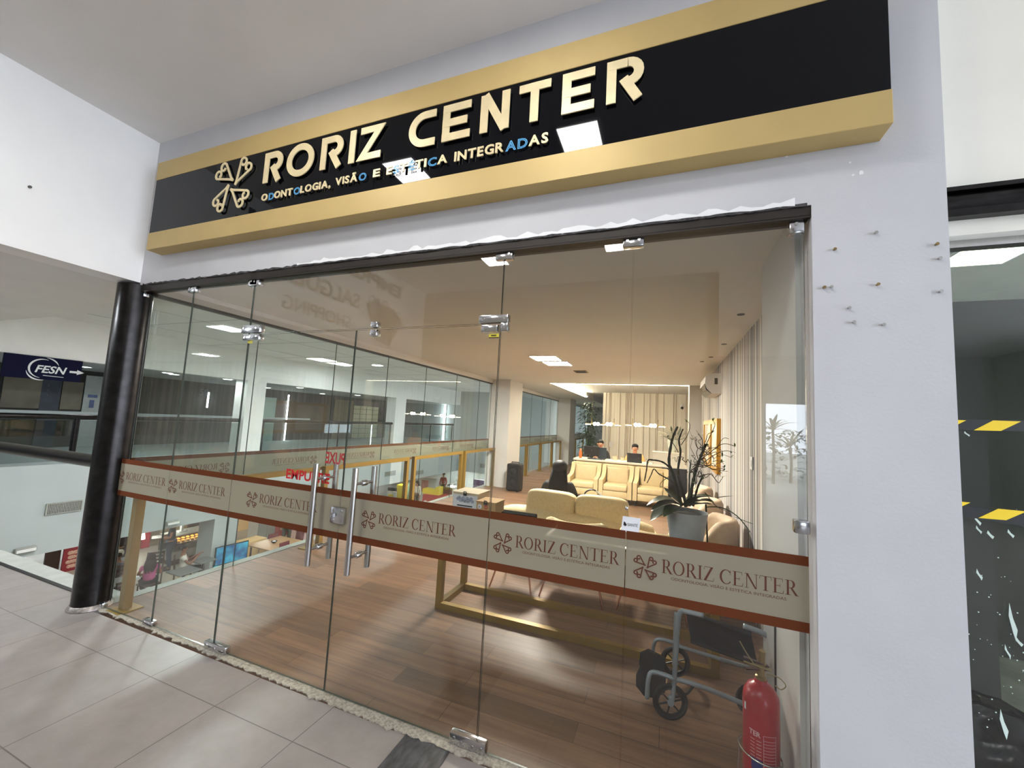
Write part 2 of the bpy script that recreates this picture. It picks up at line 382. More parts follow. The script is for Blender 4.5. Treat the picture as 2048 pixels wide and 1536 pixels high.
def sroot(name, label, loc=(0, 0, 0)):
    o = bpy.data.objects.new(name, None); C.objects.link(o); o.location = loc; o.empty_display_size = .1
    ORG[o.name] = Vector(loc); o['kind'] = 'structure'; o['label'] = label; return o
def dup(o, loc=None, rz=None, label=None, group=None, parent=None, scale=None):
    c = o.copy(); C.objects.link(c)
    if parent is not None: c.parent = parent
    if loc is not None: c.location = loc
    if rz is not None: c.rotation_euler = (0, 0, rz)
    if scale is not None: c.scale = scale
    if label: c['label'] = label
    if group: c['group'] = group
    for ch in list(o.children): dup(ch, parent=c)
    return c
def arc(c, r, a0, a1, n, ry=None):
    return [(c[0]+r*math.cos(a0+(a1-a0)*i/n), c[1]+(ry or r)*math.sin(a0+(a1-a0)*i/n)) for i in range(n+1)]
def smoothpts(pts, n=6):
    pts = [Vector(p) for p in pts]; out = []
    for i in range(len(pts)-1):
        p0, p1, p2, p3 = pts[max(i-1, 0)], pts[i], pts[i+1], pts[min(i+2, len(pts)-1)]
        for k in range(n):
            t = k/n; out.append(.5*((2*p1)+(p2-p0)*t+(2*p0-5*p1+4*p2-p3)*t*t+(3*p1-p0-3*p2+p3)*t**3))
    out.append(pts[-1]); return out
def rrect(w_, h_, r, n=4):
    # rounded rectangle profile, x in [-w/2, w/2], y in [0, h]
    o = []
    for cx, cy, a in ((w_/2-r, r, -PI/2), (w_/2-r, h_-r, 0), (-w_/2+r, h_-r, PI/2), (-w_/2+r, r, PI)):
        o += [(cx+r*math.cos(a+PI/2*i/n), cy+r*math.sin(a+PI/2*i/n)) for i in range(n+1)]
    return o

# ---------------------------------------------------------------- writing
def glyphs(txt, size, bold=0.0, outline=0.0, shear=0):
    cu = bpy.data.curves.new('txt', 'FONT'); cu.body = txt; cu.size = size; cu.offset = bold; cu.shear = shear; cu.resolution_u = 3
    if outline: cu.fill_mode = 'NONE'; cu.bevel_depth = outline; cu.bevel_resolution = 0
    o = bpy.data.objects.new('txt', cu); C.objects.link(o)
    dg = bpy.context.evaluated_depsgraph_get(); dg.update()
    me = bpy.data.meshes.new_from_object(o.evaluated_get(dg))
    vs = [v.co.copy() for v in me.vertices]; fs = [tuple(p.vertices) for p in me.polygons]
    bpy.data.objects.remove(o); bpy.data.curves.remove(cu); bpy.data.meshes.remove(me)
    return vs, fs
_gc = {}
def text_into(mb, txt, F, u0, v0, cap, u1=None, bold=0.0, depth=0.0, shear=0):
    # write txt from u0 (to u1 when given) with capital height cap; F(u, v, d) -> point
    key = (txt, bold, shear)
    if key not in _gc: _gc[key] = glyphs(txt, 1.0, bold, 0, shear)
    vs, fs = _gc[key]
    if not vs: return
    x0 = min(v.x for v in vs); x1 = max(v.x for v in vs); k = cap/.729
    kx = (u1-u0)/(x1-x0) if u1 is not None else k
    a = [mb.bm.verts.new(F(u0+(v.x-x0)*kx, v0+v.y*k, 0)) for v in vs]
    for f in fs: mb.face([a[i] for i in f])
    if depth:
        b = [mb.bm.verts.new(F(u0+(v.x-x0)*kx, v0+v.y*k, depth)) for v in vs]
        cnt = {}
        for f in fs:
            mb.face([b[i] for i in f][::-1])
            for i in range(len(f)):
                e = tuple(sorted((f[i], f[(i+1) % len(f)]))); cnt[e] = cnt.get(e, 0)+1
        for (i, j), n in cnt.items():
            if n == 1: mb.face([a[i], a[j], b[j], b[i]])
def serif(mb, ch, u, v, h, F):
    # Roman capitals with thick and thin strokes; returns advance width
    def q(*p): mb.prism([(u+a*h, v+b*h) for a, b in p], 0, F)
    def bar(x0, x1, y0, y1): q((x0, y0), (x1, y0), (x1, y1), (x0, y1))
    def ring(cx, rx, rxi, a0=0, a1=2*PI, ry=.515, ryi=.465, sh=0):
        n = 28
        for i in range(n):
            t0 = a0+(a1-a0)*i/n; t1 = a0+(a1-a0)*(i+1)/n
            o = lambda t: (cx+rx*math.cos(t), .5+ry*math.sin(t)); k = lambda t: (cx+sh+rxi*math.cos(t), .5+ryi*math.sin(t))
            q(o(t0), o(t1), k(t1), k(t0))
    def stem(x, wd=.13, se=.10, top=True, bot=True):
        bar(x-wd/2, x+wd/2, 0, 1)
        if bot: bar(x-wd/2-se, x+wd/2+se, 0, .035)
        if top: bar(x-wd/2-se, x+wd/2+se, .965, 1)
    if ch == 'I': stem(.2); return .42
    if ch == 'R':
        stem(.2)
        n = 14
        for i in range(n):
            t0 = -PI/2+PI*i/n; t1 = -PI/2+PI*(i+1)/n
            o = lambda t: (.40+.24*math.cos(t), .735+.265*math.sin(t)); k = lambda t: (.38+.12*math.cos(t), .735+.23*math.sin(t))
            q(o(t0), o(t1), k(t1), k(t0))
        bar(.2, .41, .965, 1); bar(.2, .41, .47, .505)
        q((.34, .48), (.48, .48), (.82, 0), (.66, 0)); bar(.64, .88, 0, .03); return .84
    if ch == 'O': ring(.44, .42, .29); return .92
    if ch == 'C': ring(.46, .42, .30, R(42), R(322), sh=.02); bar(.735, .765, .66, .98); return .86
    if ch == 'E':
        stem(.2, se=.09); bar(.2, .66, .965, 1); bar(.2, .70, 0, .035); bar(.2, .5, .49, .53)
        q((.63, .965), (.66, .965), (.68, .78), (.655, .78)); q((.66, 0), (.70, 0), (.74, .24), (.715, .24)); bar(.485, .51, .40, .62); return .78
    if ch == 'N':
        bar(.17, .215, 0, 1); bar(.79, .835, 0, 1); q((.12, 1), (.27, 1), (.835, 0), (.72, 0)); bar(.05, .32, .97, 1); bar(.06, .33, 0, .03); bar(.68, .95, .97, 1); return 1.0
    if ch == 'T':
        stem(.4, top=False); bar(.03, .77, .965, 1); q((.03, .965), (.06, .965), (.035, .76), (.01, .76)); q((.74, .965), (.77, .965), (.79, .76), (.765, .76)); return .8
    if ch == 'Z':
        bar(.08, .68, .965, 1); bar(.05, .72, 0, .035); q((.52, .97), (.68, .97), (.22, .03), (.05, .03)); q((.08, .965), (.105, .965), (.07, .76), (.045, .76)); q((.69, 0), (.72, 0), (.75, .24), (.725, .24)); return .78
    return .3
def serif_text(mb, txt, F, u0, u1, v0, h):
    tot = sum(serif(MB(), c, 0, 0, 1, lambda a, b, d: Vector((a, b, d))) if c != ' ' else .32 for c in txt)
    k = (u1-u0)/(tot*h); u = u0
    G = lambda a, b, d: F(u0+(a-u0)*k, b, d)
    for c in txt: u += (serif(mb, c, u, v0, h, G) if c != ' ' else .32)*h
def logo_into(mb, cu, cv, rad, F, depth=0, wd=.085):
    # four hearts with curled ends set round a small ring
    F0 = F
    for q in range(4):
        ang = R(48+90*q); ca, sa = math.cos(ang), math.sin(ang)
        T = lambda p: (cu+rad*(p[0]*ca-p[1]*sa), cv+rad*(p[0]*sa+p[1]*ca))
        for sgn in (1, -1):
            F = lambda u, v, d, k=(q*2+(sgn > 0))*.00025: F0(u, v, d+k)
            pts = [(.08, -.13), (.24, -.10+.040*sgn), (.80, .300*sgn-.02)]
            cc = (.825, .155*sgn-.02)
            a0 = sgn*R(92)
            pts += [(cc[0]+(.155-.0002*t)*math.cos(a0-sgn*R(t)), cc[1]+(.155-.0002*t)*math.sin(a0-sgn*R(t))) for t in (10, 35, 60, 85, 110, 135, 160, 185, 210, 235, 260)]
            pts += [(cc[0]-.075, cc[1]+.035*sgn)]
            mb.ribbon([T(p) for p in pts], wd*rad*1.0 if not depth else wd*rad*1.25, depth, F)

# ================================================================= THE PLACE
YW, YG = 1.88, 1.92          # shopfront wall face, glass plane
CZ, FZ = 3.783, 2.565        # corridor ceiling, underside of fascia and soffit
XLG, XRW, IZ = -4.03, .75, 2.60   # interior glass side, interior right wall, interior ceiling
XO = -13.45                  # gallery across the atrium
LZ = -3.9                    # food court floor
def FY(y): return lambda u, v, d: Vector((u, y-d, v))
def FYb(y): return lambda u, v, d: Vector((-u, y+d, v))
def FX(x): return lambda u, v, d: Vector((x+d, u, v))     # faces +X, reads along +Y
def FXn(x): return lambda u, v, d: Vector((x-d, -u, v))   # faces -X

# --- corridor
b = MB(); b.box(-14.6, 7.5, -9.2, 1.86, -.2, 0); b.box(-14.6, -4.06, 1.86, 1.955, -.2, 0); struct('floor', b, TILE, 'grey porcelain tiled corridor floor')
b = MB(); b.box(-4.04, .80, 1.925, 22.5, -.28, 0); struct('floor', b, WOOD, 'brown wood plank floor of the clinic')
b = MB()
rnd = random.Random(3); x = -4.0; up = []; lo = []
while x < .55:
    up.append((x, 1.926)); lo.append((x, 1.886-.022*max(0, min(1, (x+3.0)/1.2))+rnd.uniform(-.010, .010) - (.015 if rnd.random() < .12 else 0))); x += .022
b.prism(up+lo[::-1], .006, lambda u, v, d: Vector((u, v, d))); struct('trim_1', b, MORTAR, 'rough broken mortar strip where the tiles meet the glass front')
b = MB(); b.box(-1.19, -.937, 1.3, 1.872, -.01, .0035); struct('trim_2', b, GRANITE, 'speckled black granite strip set in the tile floor')
b = MB(); b.box(-10, -4.1, 1.955, 1.985, -.25, .006); struct('trim_3', b, BLACK, 'black steel edge along the corridor floor')
b = MB(); b.box(-10, -4.0, 1.985, 2.14, -.3, -.004); b.box(-4.15, -4.035, 2.14, 24.9, -.3, -.004); struct('trim_4', b, CONC, 'pale concrete ledge of the floor slab edge')
b = MB(); b.box(-4.04, .964, YW, 2.03, 2.545, CZ+.02); b.box(.545, .964, YW, 2.03, 0, 2.545)
wf = struct('wall_front', b, WALL, 'white shopfront wall around the glass front')
b = MB(); b.box(-4.2, 7.5, -9.2, 2.12, CZ, CZ+.12); struct('ceiling', b, CEIL, 'grey white corridor ceiling')
b = MB(); b.box(-4.26, -4.04, -2.15, 1.93, FZ, CZ+.01); struct('wall_left', b, FASCIA, 'bright white fascia beam running towards the viewer')
b = MB(); b.box(-14.5, -4.2, -2.3, 2.25, FZ+.005, FZ+.2); struct('ceiling', b, SOFFIT, 'lower soffit over the walkway beside the atrium')
b = MB(); b.box(-4.3, .66, -2.3, -2.1, 0, CZ); b.box(.5, .66, -9, -2.1, 0, CZ); struct('wall_back', b, BACKWALL, 'cream wall behind the viewer')
b = MB(); b.box(.5, 2.6, -9.2, -9, 0, CZ); b.box(2.6, 5.4, -9.2, -9, 2.46, CZ); b.box(5.4, 7.5, -9.2, -9, 0, CZ); b.box(7.5, 7.6, -9.2, -5.2, 0, CZ); b.box(-14.6, -14.5, -2.3, 1.9, -.2, FZ+.1); b.box(-14.5, -4.3, -2.3, -2.1, -.2, FZ+.1); struct('wall_rear', b, GREYWALL, 'wall with the daylight entrance far behind the viewer')
b = MB(); b.box(-30, 40, -40, -9.2, -.25, -.05); struct('ground', b, CONC, 'pavement outside the daylight entrance')

# marks on the wall: old screws and chipped spots
for i, (px, py) in enumerate([(1668, 500), (1661, 575), (1706, 645), (1754, 570), (1750, 467), (1697, 617), (1647, 576), (1879, 584), (1877, 518), (1871, 490), (1765, 650)]):
    p = onY(px, py, YW); mb = MB(); mb.cyl(p+Vector((0, .004, 0)), p-Vector((0, .012, 0)), .0035, 8); mb.cyl(p-Vector((0, .010, 0)), p-Vector((0, .013, 0)), .006, 8)
    mb.build('screw', STEEL if i % 3 else BRASS, wf)
for (px, py, r) in [(1722, 345, .012), (1706, 350, .006), (1700, 325, .005), (1574, 312, .007), (1497, 322, .006), (58, 0, 0)]:
    if not r: continue
    p = onY(px, py, YW-.001); mb = MB(); mb.prism([(r*random.uniform(.5, 1.1)*math.cos(a), r*random.uniform(.5, 1.1)*math.sin(a)) for a in [2*PI*k/9 for k in range(9)]], 0, lambda u, v, d: p+Vector((u, -d, v)))
    mb.build('paint_chip', WHITE, wf)
p = onX(59, 374, -4.035); mb = MB(); mb.cyl(p, p+Vector((.012, 0, 0)), .009, 10); o = mb.build('wall_plug', GREYLETTER); tag(o, 'tiny grey plug stuck in the bright white fascia', 'plug')
# ragged paint along the head of the opening
rnd = random.Random(5)
def ragged(x0, x1, z0, h, step, seed, y):
    rr = random.Random(seed); a, c_ = [], []; x = x0
    while x < x1: a.append((x, z0+rr.uniform(-.004, .004))); c_.append((x, z0+h*rr.uniform(.25, 1))); x += step*rr.uniform(.6, 1.5)
    mb = MB()
    for i in range(len(a)-1): mb.prism([a[i], a[i+1], c_[i+1], c_[i]], .002, FY(y))
    return mb
ragged(-4.0, .54, 2.543, .016, .03, 8, YW).build('paint_smear', P('dark scraped paint', rgb(60, 58, 60), .8, var=.6, vs=60), wf)
ragged(-2.3, .50, 2.551, .034, .04, 9, YW-.0005).build('filler_smear', P('white filler', rgb(240, 240, 242), .8, var=.05), wf)
b = MB(); b.box(-4.05, .545, 1.885, 1.985, 2.503, 2.546); b.box(-4.05, .545, 1.885, 1.90, 2.495, 2.505); struct('trim_5', b, DARKPROF, 'dark bronze head rail above the glass front')

# --- next shop to the right
YR = 2.02
b = MB(); b.box(.90, 7.5, YR, YR+.15, 2.60, CZ+.02); struct('wall_right', b, WALL2, 'cream wall above the neighbouring dark shop window')
b = MB(); b.tube([(.92, YR+.02, 2.545), (7.5, YR+.02, 2.545)], .05, 14); b.box(.92, 7.5, YR-.02, YR+.08, 2.487, 2.52); b.box(.92, 7.5, YR-.03, YR+.06, 2.588, 2.605)
struct('trim_6', b, BLACKSTEEL, 'black steel beam over the neighbouring shop window', True)
b = MB(); b.box(.92, 7.5, YR+.02, YR+.12, 2.425, 2.487); struct('trim_7', b, WALL2, 'cream frame head under the black beam')
wr = sroot('window_1', 'dark paint-splashed window of the neighbouring shop', (2.2, YR+.09, 0))
b = MB(); b.box(.92, 7.5, YR+.09, YR+.10, 0, 2.425); b.build('glass_pane', PANE, wr)
b = MB(); b.box(.92, 7.5, YR+.07, YR+.12, 2.395, 2.425); b.build('top_channel', STEEL, wr)
b = MB(); rnd = random.Random(12)
for px, py, L_, wd in [(2030, 1245, .13, .012), (2043, 1285, .03, .010), (2012, 1450, .10, .012), (1985, 1070, .03, .010), (1960, 1042, .035, .008), (1962, 1060, .03, .006), (1938, 868, .02, .006), (1963, 1150, .04, .007), (2026, 1068, .03, .008), (2020, 1305, .05, .004)]:
    p = onY(px, py, YR+.088); b.prism([(p.x, p.z-L_/2), (p.x+wd/2, p.z-L_*.2), (p.x+wd*.3-.008, p.z+L_*.1), (p.x-.012, p.z+L_/2), (p.x-.012-wd*.3, p.z+L_*.15), (p.x-wd/2, p.z-L_*.3)], .001, FY(YR+.089))
for k in range(150):
    px = rnd.uniform(1915, 2300); py = 1000+rnd.gauss(250, 110)
    p = onY(px, py, YR+.088); r = rnd.choice([.0012, .0018, .0026]); b.prism([(p.x+r*math.cos(a), p.z+r*math.sin(a)) for a in [PI/3*i for i in range(6)]], 0, FY(YR+.088))
b.build('paint_spatter', PAINTSPLAT, wr)
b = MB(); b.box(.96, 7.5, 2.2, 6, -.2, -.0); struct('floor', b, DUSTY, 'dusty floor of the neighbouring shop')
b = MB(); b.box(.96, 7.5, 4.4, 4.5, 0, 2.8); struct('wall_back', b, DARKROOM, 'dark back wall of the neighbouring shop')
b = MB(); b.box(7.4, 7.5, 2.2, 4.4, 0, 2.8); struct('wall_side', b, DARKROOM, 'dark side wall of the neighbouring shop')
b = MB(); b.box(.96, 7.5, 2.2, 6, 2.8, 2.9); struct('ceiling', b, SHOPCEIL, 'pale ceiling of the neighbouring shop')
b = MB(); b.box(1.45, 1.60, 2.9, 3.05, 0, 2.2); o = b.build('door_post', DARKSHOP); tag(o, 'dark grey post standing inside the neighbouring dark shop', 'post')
def tape(z0, z1, tilt, label):
    t = thing('hazard_tape', label, 'tape', (.95, YR+.085, z0)); h = z1-z0; pit = .155
    m0 = MB(); m0.prism([(.93, z0), (3.2, z0+tilt), (3.2, z1+tilt), (.93, z1)], .0006, FY(YR+.088)); m0.build('black_band', BLACK, t)
    m1 = MB(); u = .93
    while u < 3.1:
        k = tilt*(u-.93)/2.27; m1.prism([(u+.04, z0+k), (u+.04+pit*.5, z0+k+.002), (u+.02+pit, z1+k), (u+.02+pit*.5, z1+k)], .0006, FY(YR+.0872)); u += pit
    m1.build('yellow_slash', YELLOW, t)
za = onY(1917, 840, YR+.087).z; zb = onY(1917, 861, YR+.087).z; tape(zb, za, .05, 'upper yellow and black hazard tape across the dark window')
za = onY(1930, 1004, YR+.087).z; zb = onY(1930, 1026, YR+.087).z; tape(zb, za, -.20, 'lower yellow and black hazard tape, sagging, across the dark window')
# bin bag leaning behind that window
b = MB(); rr = random.Random(4)
t = bmesh.new(); bmesh.ops.create_icosphere(t, subdivisions=4, radius=1)
for v in t.verts:
    q = v.co.copy(); n1 = math.sin(q.x*7+q.z*3)*.05+math.sin(q.y*9+q.x*4)*.05+math.sin(q.z*11+q.y*5)*.05+math.sin(q.x*19-q.z*13)*.025
    v.co = Vector((q.x*.34*(1+n1), q.y*.22*(1+n1), max(-.98, q.z)*.275*(1+n1*1.2)+.27))
b.merge(t, Matrix.Translation((1.32, 2.40, 0))); t.free()
o = b.build('bin_bag', BAGBLACK, None, True, 60); tag(o, 'shiny crumpled black bin bag behind the splashed window', 'bag')

# --- black steel pole and tube railing at the left corner
pole = thing('steel_pole', 'thick black round steel pole at the left corner of the glass front', 'pole', (-4.13, 1.90, 0))
b = MB(); b.tube([(-4.13, 1.90, 0), (-4.13, 1.90, 2.543)], .115, 28, True); b.build('pole_shaft', BLACKSTEEL, pole, True)
b = MB(); b.lathe([(.117, 0), (.135, .004), (.13, .02), (.117, .035)], (-4.13, 1.90, .0), 28); b.build('weld_collar', P('scraped steel', rgb(150, 142, 138), .4, metal=.6, var=.5, vs=40), pole, True)
rail = thing('tube_railing', 'thick black tube railing running left from the pole', 'railing', (-6.5, 1.9, 0))
b = MB(); b.tube([(-10, 1.90, 1.066), (-4.22, 1.90, 1.09)], .052, 20); b.build('top_tube', BLACKSTEEL, rail, True)
for x in (-7.6, -9.6):
    b = MB(); b.tube([(x, 1.90, 0), (x, 1.90, 1.04)], .04, 14); b.build('post', BLACKSTEEL, rail, True)

# --- clinic interior shell
b = MB(); b.box(XLG-.02, XRW+.02, 2.0, 9.85, IZ, IZ+.05); b.box(XLG-.02, -2.75, 9.85, 22.5, IZ, IZ+.05); b.box(-2.75, XRW+.02, 9.95, 22.5, IZ+.20, IZ+.25); b.box(-2.78, -2.73, 9.85, 22.5, IZ, IZ+.21); b.box(-2.75, XRW+.02, 9.80, 9.87, IZ, IZ+.21)
struct('ceiling', b, CEIL_IN, 'warm white clinic ceiling with a raised tray over the reception')
b = MB(); b.box(-2.72, -2.68, 9.9, 14.72, IZ+.02, IZ+.045); b.box(-2.72, .55, 9.90, 9.98, IZ+.02, IZ+.045); b.box(-2.74, .50, 9.800, 9.814, IZ-.004, IZ+.001); o = b.build('cove_light_strip', EM_COVE); tag(o, 'glowing warm L-shaped light strip around the raised ceiling tray', 'light')
b = MB(); b.box(XRW, XRW+.1, 2.66, 22.5, 0, IZ+.25); struct('wall_right', b, WALLPAPER, 'clinic side wall with grey and white striped wallpaper')
b = MB(); b.box(.525, .95, 2.032, 2.68, 0, IZ); colr = struct('wall_column', b, COLGREY, 'pale grey column just inside the glass on the right')
b = MB(); b.box(.518, .526, 2.40, 2.41, 0, 1.0); b.build('joint_line', DARKPROF, colr)
b = MB(); b.box(.50, XRW+.01, 9.75, 10.1, 0, IZ+.2); struct('wall_column', b, COLGREY, 'grey column beside the reception desk')
b = MB(); b.box(-2.1, XRW+.02, 14.72, 14.9, 0, IZ+.22); bwall = struct('wall_back', b, BACKPANEL, 'cream reception wall with fine vertical grooves')
rr = random.Random(6); gx = []
x = -2.0
while x < .7: gx.append(x); x += rr.choice([.05, .07, .2, .32, .12])
for k in range(0, len(gx)):
    b = MB(); b.box(gx[k], gx[k]+.014, 14.70, 14.725, 0, IZ+.2); b.build('groove_strip', P('groove %d' % k, rgb(150, 132, 112), .6, var=0) if k == 0 else bpy.data.materials['groove 0'], bwall)
b = MB(); b.box(XLG, -2.0, 22.4, 22.5, 0, IZ); b.box(-2.1, -2.0, 14.9, 22.4, 0, IZ+.2); struct('wall_back', b, GREYWALL, 'dim wall at the far end of the passage')
for y0, y1, lb in ((9.05, 9.95, 'first grey column along the glazed side of the clinic'), (15.75, 16.8, 'second grey column along the glazed side of the clinic')):
    b = MB(); b.box(XLG-.05, -3.53, y0, y1, 0, IZ); struct('wall_column', b, COLGREY, lb)
b = MB(); b.box(XLG-.12, XLG+.02, 1.96, 24.9, 2.50, 3.55); struct('wall_side', b, SOFFIT, 'white beam above the side glazing of the clinic')
b = MB(); b.box(XLG-.03, XLG+.03, 1.96, 24.9, 2.478, 2.502); struct('trim_8', b, DARKPROF, 'dark rail along the top of the side glazing')

# --- glazing. Each pane is its own window or door with its film, stripes, emblem and lettering
LINE2 = 'ODONTOLOGIA, VISÃO E ESTÉTICA INTEGRADAS'
def band_graphics(mb, mlogo, F, u0):
    logo_into(mlogo, u0+.052, .994, .055, F, 0, .10)
    serif_text(mb, 'RORIZ CENTER', F, u0+.118, u0+.615, .984, .056)
    text_into(mb, LINE2, F, u0+.158, .961, .0115, u0+.575)
def band(root, F, x0, x1, u0, thick=.0015):
    m_ = MB(); m_.prism([(x0, .893), (x1, .893), (x1, 1.101), (x0, 1.101)], thick, F); m_.build('frosted_film', FROST, root)
    for z0, z1 in ((.855, .893), (1.101, 1.138)):
        m_ = MB(); m_.prism([(x0, z0), (x1, z0), (x1, z1), (x0, z1)], thick, F); m_.build('film_stripe', BROWNFILM, root)
    if u0 is None: return
    F2 = lambda u, v, d: F(u, v, d+thick+.0008)
    a, l_ = MB(), MB(); band_graphics(a, l_, F2, u0); a.build('film_lettering', BROWNINK, root); l_.build('film_emblem', BROWNINK, root)
def pane(root, x0, x1, z0, z1, y=YG, th=.01):
    m_ = MB(); m_.box(x0, x1, y-th/2, y+th/2, z0, z1)
    o = m_.build('glass_pane', [PANE, EDGE], root)
    for f in o.data.polygons:
        if abs(f.normal.y) < .5: f.material_index = 1
    return o
def chrome_plate(root, name, x0, x1, z0, z1, bolts, y0=YG-.02, y1=YG+.02, mat=CHROME):
    m_ = MB(); m_.box(x0, x1, y0, y1, z0, z1, .006)
    o = m_.build(name, mat, root, True)
    for (bx, bz) in bolts:
        q = MB(); q.cyl((bx, y0-.003, bz), (bx, y0+.001, bz), .007, 12); q.build('bolt', STEEL, o)
    return o
JX = [-4.045, -3.402, -2.737, -.822, -.154, .530]
lab = {0: 'first fixed glass pane beside the black pole', 1: 'second fixed glass pane from the black pole', 3: 'fixed glass pane just right of the double door', 4: 'rightmost fixed glass pane against the white wall'}
for i in (0, 1, 3, 4):
    x0, x1 = JX[i]+.002, JX[i+1]-.002
    r_ = sroot('window_%d' % (2+i), lab[i], ((x0+x1)/2, YG, 0)); pane(r_, x0, x1, .012, 2.503)
    band(r_, FY(YG-.0055), x0, x1, {0: -4.052, 1: -3.400, 3: -.795, 4: -.122}[i])
    if i in (0, 1): chrome_plate(r_, 'top_clamp', x1-.05, x1+.045, 2.452, 2.50, [(x1-.025, 2.48), (x1+.02, 2.48)])
    if i == 0:
        chrome_plate(r_, 'corner_clamp', x0, x0+.03, 2.455, 2.50, []); chrome_plate(r_, 'floor_clamp', x0, x0+.06, 0.006, .045, [(x0+.03, .03)]); chrome_plate(r_, 'floor_clamp', x1-.075, x1+.035, .006, .045, [(x1-.05, .03), (x1, .03)])
    if i == 3: chrome_plate(r_, 'top_clamp', x1-.048, x1+.05, 2.455, 2.503, [(x1-.025, 2.485), (x1+.028, 2.485)])
    if i == 4:
        chrome_plate(r_, 'corner_clamp', x1-.055, x1, 2.44, 2.50, [(x1-.03, 2.48)]); chrome_plate(r_, 'strike_plate', x1-.048, x1+.005, 1.222, 1.274, [(x1-.02, 1.25)])
r_ = sroot('window_4', 'wide glass transom pane above the double door', (-1.78, YG, 2.3)); pane(r_, -2.735, -.824, 2.112, 2.503)
for x in (-2.78, -.82):
    chrome_plate(r_, 'top_clamp', x+(.01 if x < -2 else -.05), x+(.105 if x < -2 else .05), 2.455, 2.503, [(x+.03, 2.485)])
# pivot fittings at the top of the door
chrome_plate(r_, 'pivot_plate', -2.80, -2.615, 2.112, 2.168, [(-2.775, 2.145), (-2.65, 2.145)])
chrome_plate(r_, 'pivot_plate', -.945, -.775, 2.112, 2.156, [(-.915, 2.135), (-.80, 2.137)])
chrome_plate(r_, 'stop_clamp', -1.668, -1.620, 2.113, 2.152, [])
chrome_plate(bpy.data.objects['window_5'], 'pivot_plate', -.818, -.775, 2.066, 2.112, [(-.797, 2.085)])
def door(n, x0, x1, label, u0, hx):
    r_ = sroot('door_%d' % n, label, ((x0+x1)/2, YG, 0)); pane(r_, x0, x1, .014, 2.104)
    band(r_, FY(YG-.0055), x0, x1, u0)
    h = MB(); h.tube([(hx, YG-.075, .70), (hx, YG-.075, 1.285)], .0165, 18); ho = h.build('pull_handle', STEEL, r_, True)
    h = MB(); h.tube([(hx+.008, YG+.075, .70), (hx+.008, YG+.075, 1.285)], .0165, 18); h.build('inner_pull_handle', STEEL, r_, True)
    for z in (.79, 1.195):
        q = MB(); q.cyl((hx, YG-.075, z), (hx+.008, YG+.075, z), .0085, 12); q.tube([(hx+.003, YG-.022, z), (hx+.003, YG-.015, z), (hx+.004, YG+.015, z), (hx+.004, YG+.022, z)], [.013, .017, .017, .013], 14); q.build('standoff', CHROME, ho, True)
    return r_
d1 = door(1, -2.733, -1.789, 'left leaf of the frameless glass double door', -2.575, -1.927)
d2 = door(2, -1.785, -.826, 'right leaf of the frameless glass double door', -1.622, -1.633)
chrome_plate(d1, 'patch_plate', -2.778, -2.615, 2.060, 2.102, [(-2.755, 2.08), (-2.70, 2.085), (-2.64, 2.085)]); chrome_plate(d1, 'floor_pivot', -2.805, -2.60, .006, .055, [(-2.78, .035), (-2.70, .03), (-2.63, .032)])
chrome_plate(d2, 'patch_plate', -.93, -.832, 2.062, 2.102, [(-.905, 2.08), (-.85, 2.083)]); chrome_plate(d2, 'floor_pivot', -.965, -.772, .006, .06, [(-.94, .04), (-.90, .03), (-.84, .03), (-.795, .035)]); chrome_plate(d2, 'stop_plate', -1.668, -1.620, 2.062, 2.102, [])
m_ = MB(); m_.prism([(-.885, 2.036), (-.828, 2.036), (-.828, 2.055), (-.885, 2.055)], .001, FY(YG-.0055)); so = m_.build('yellow_sticker', STICKYEL, d2)
m_ = MB(); m_.prism([(-.885, 2.032), (-.828, 2.032), (-.828, 2.037), (-.885, 2.037)], .0015, FY(YG-.0055)); m_.prism([(-.872, 2.042), (-.842, 2.042), (-.842, 2.048), (-.872, 2.048)], 0, FY(YG-.008)); m_.build('sticker_print', BLACK, so)
m_ = MB(); m_.prism([(-2.735, 2.040), (-2.690, 2.040), (-2.690, 2.058), (-2.735, 2.058)], .001, FY(YG-.0055)); m_.build('yellow_sticker', STICKYEL, d1)
lk = chrome_plate(d2, 'lock_case', -1.84, -1.733, .945, 1.04, [(-1.815, 1.02), (-1.755, 1.02), (-1.815, .965), (-1.755, .965)], YG-.026, YG+.026)
q = MB(); q.tube([(-1.82, YG-.028, .995), (-1.80, YG-.034, .995)], .011, 14); q.cyl((-1.815, YG-.026, .99), (-1.815, YG-.045, .99), .009, 14); q.build('key_cylinder', CHROME, lk, True)
def vinyl(root, txt, p0, p1, cap, mirror=False, y=YG-.0065):
    m_ = MB(); F = FY(y)
    if mirror: F = lambda u, v, d: Vector((p0+p1-u, y+.012, v))
    text_into(m_, txt, F, p0, cap[0], cap[1]-cap[0], p1, bold=.03); m_.build('red_vinyl_word', RED, root)
vinyl(d1, 'EMPURRE', -2.243, -1.885, (1.163, 1.222)); vinyl(d1, 'PUXE', -1.945, -1.794, (1.283, 1.352), True)
pn = MB(); pn.prism([(-.176, 1.132), (-.099, 1.134), (-.093, 1.199), (-.170, 1.200)], .0008, FY(YG-.0058)); po = pn.build('paper_notice', PAPER); tag(po, 'small white paper notice reading SANTÉ taped over a glass joint', 'notice')
q = MB(); text_into(q, 'SANTÉ', FY(YG-.0076), -.148, 1.160, .0125, -.105); q.build('print', BLACK, po); q = MB(); q.prism([(-.166, 1.161), (-.158, 1.157), (-.151, 1.163), (-.158, 1.174), (-.164, 1.178)], 0, FY(YG-.0076)); q.build('emblem', BLACK, po)
p = onY(1253, 1016, YG-.02); q = MB(); q.ell(p, (.008, .008, .0085), 12, 8); q.cyl(p, (p.x, YG, p.z), .004, 8); q.build('ball_knob', CHROME, bpy.data.objects['window_6'], True)

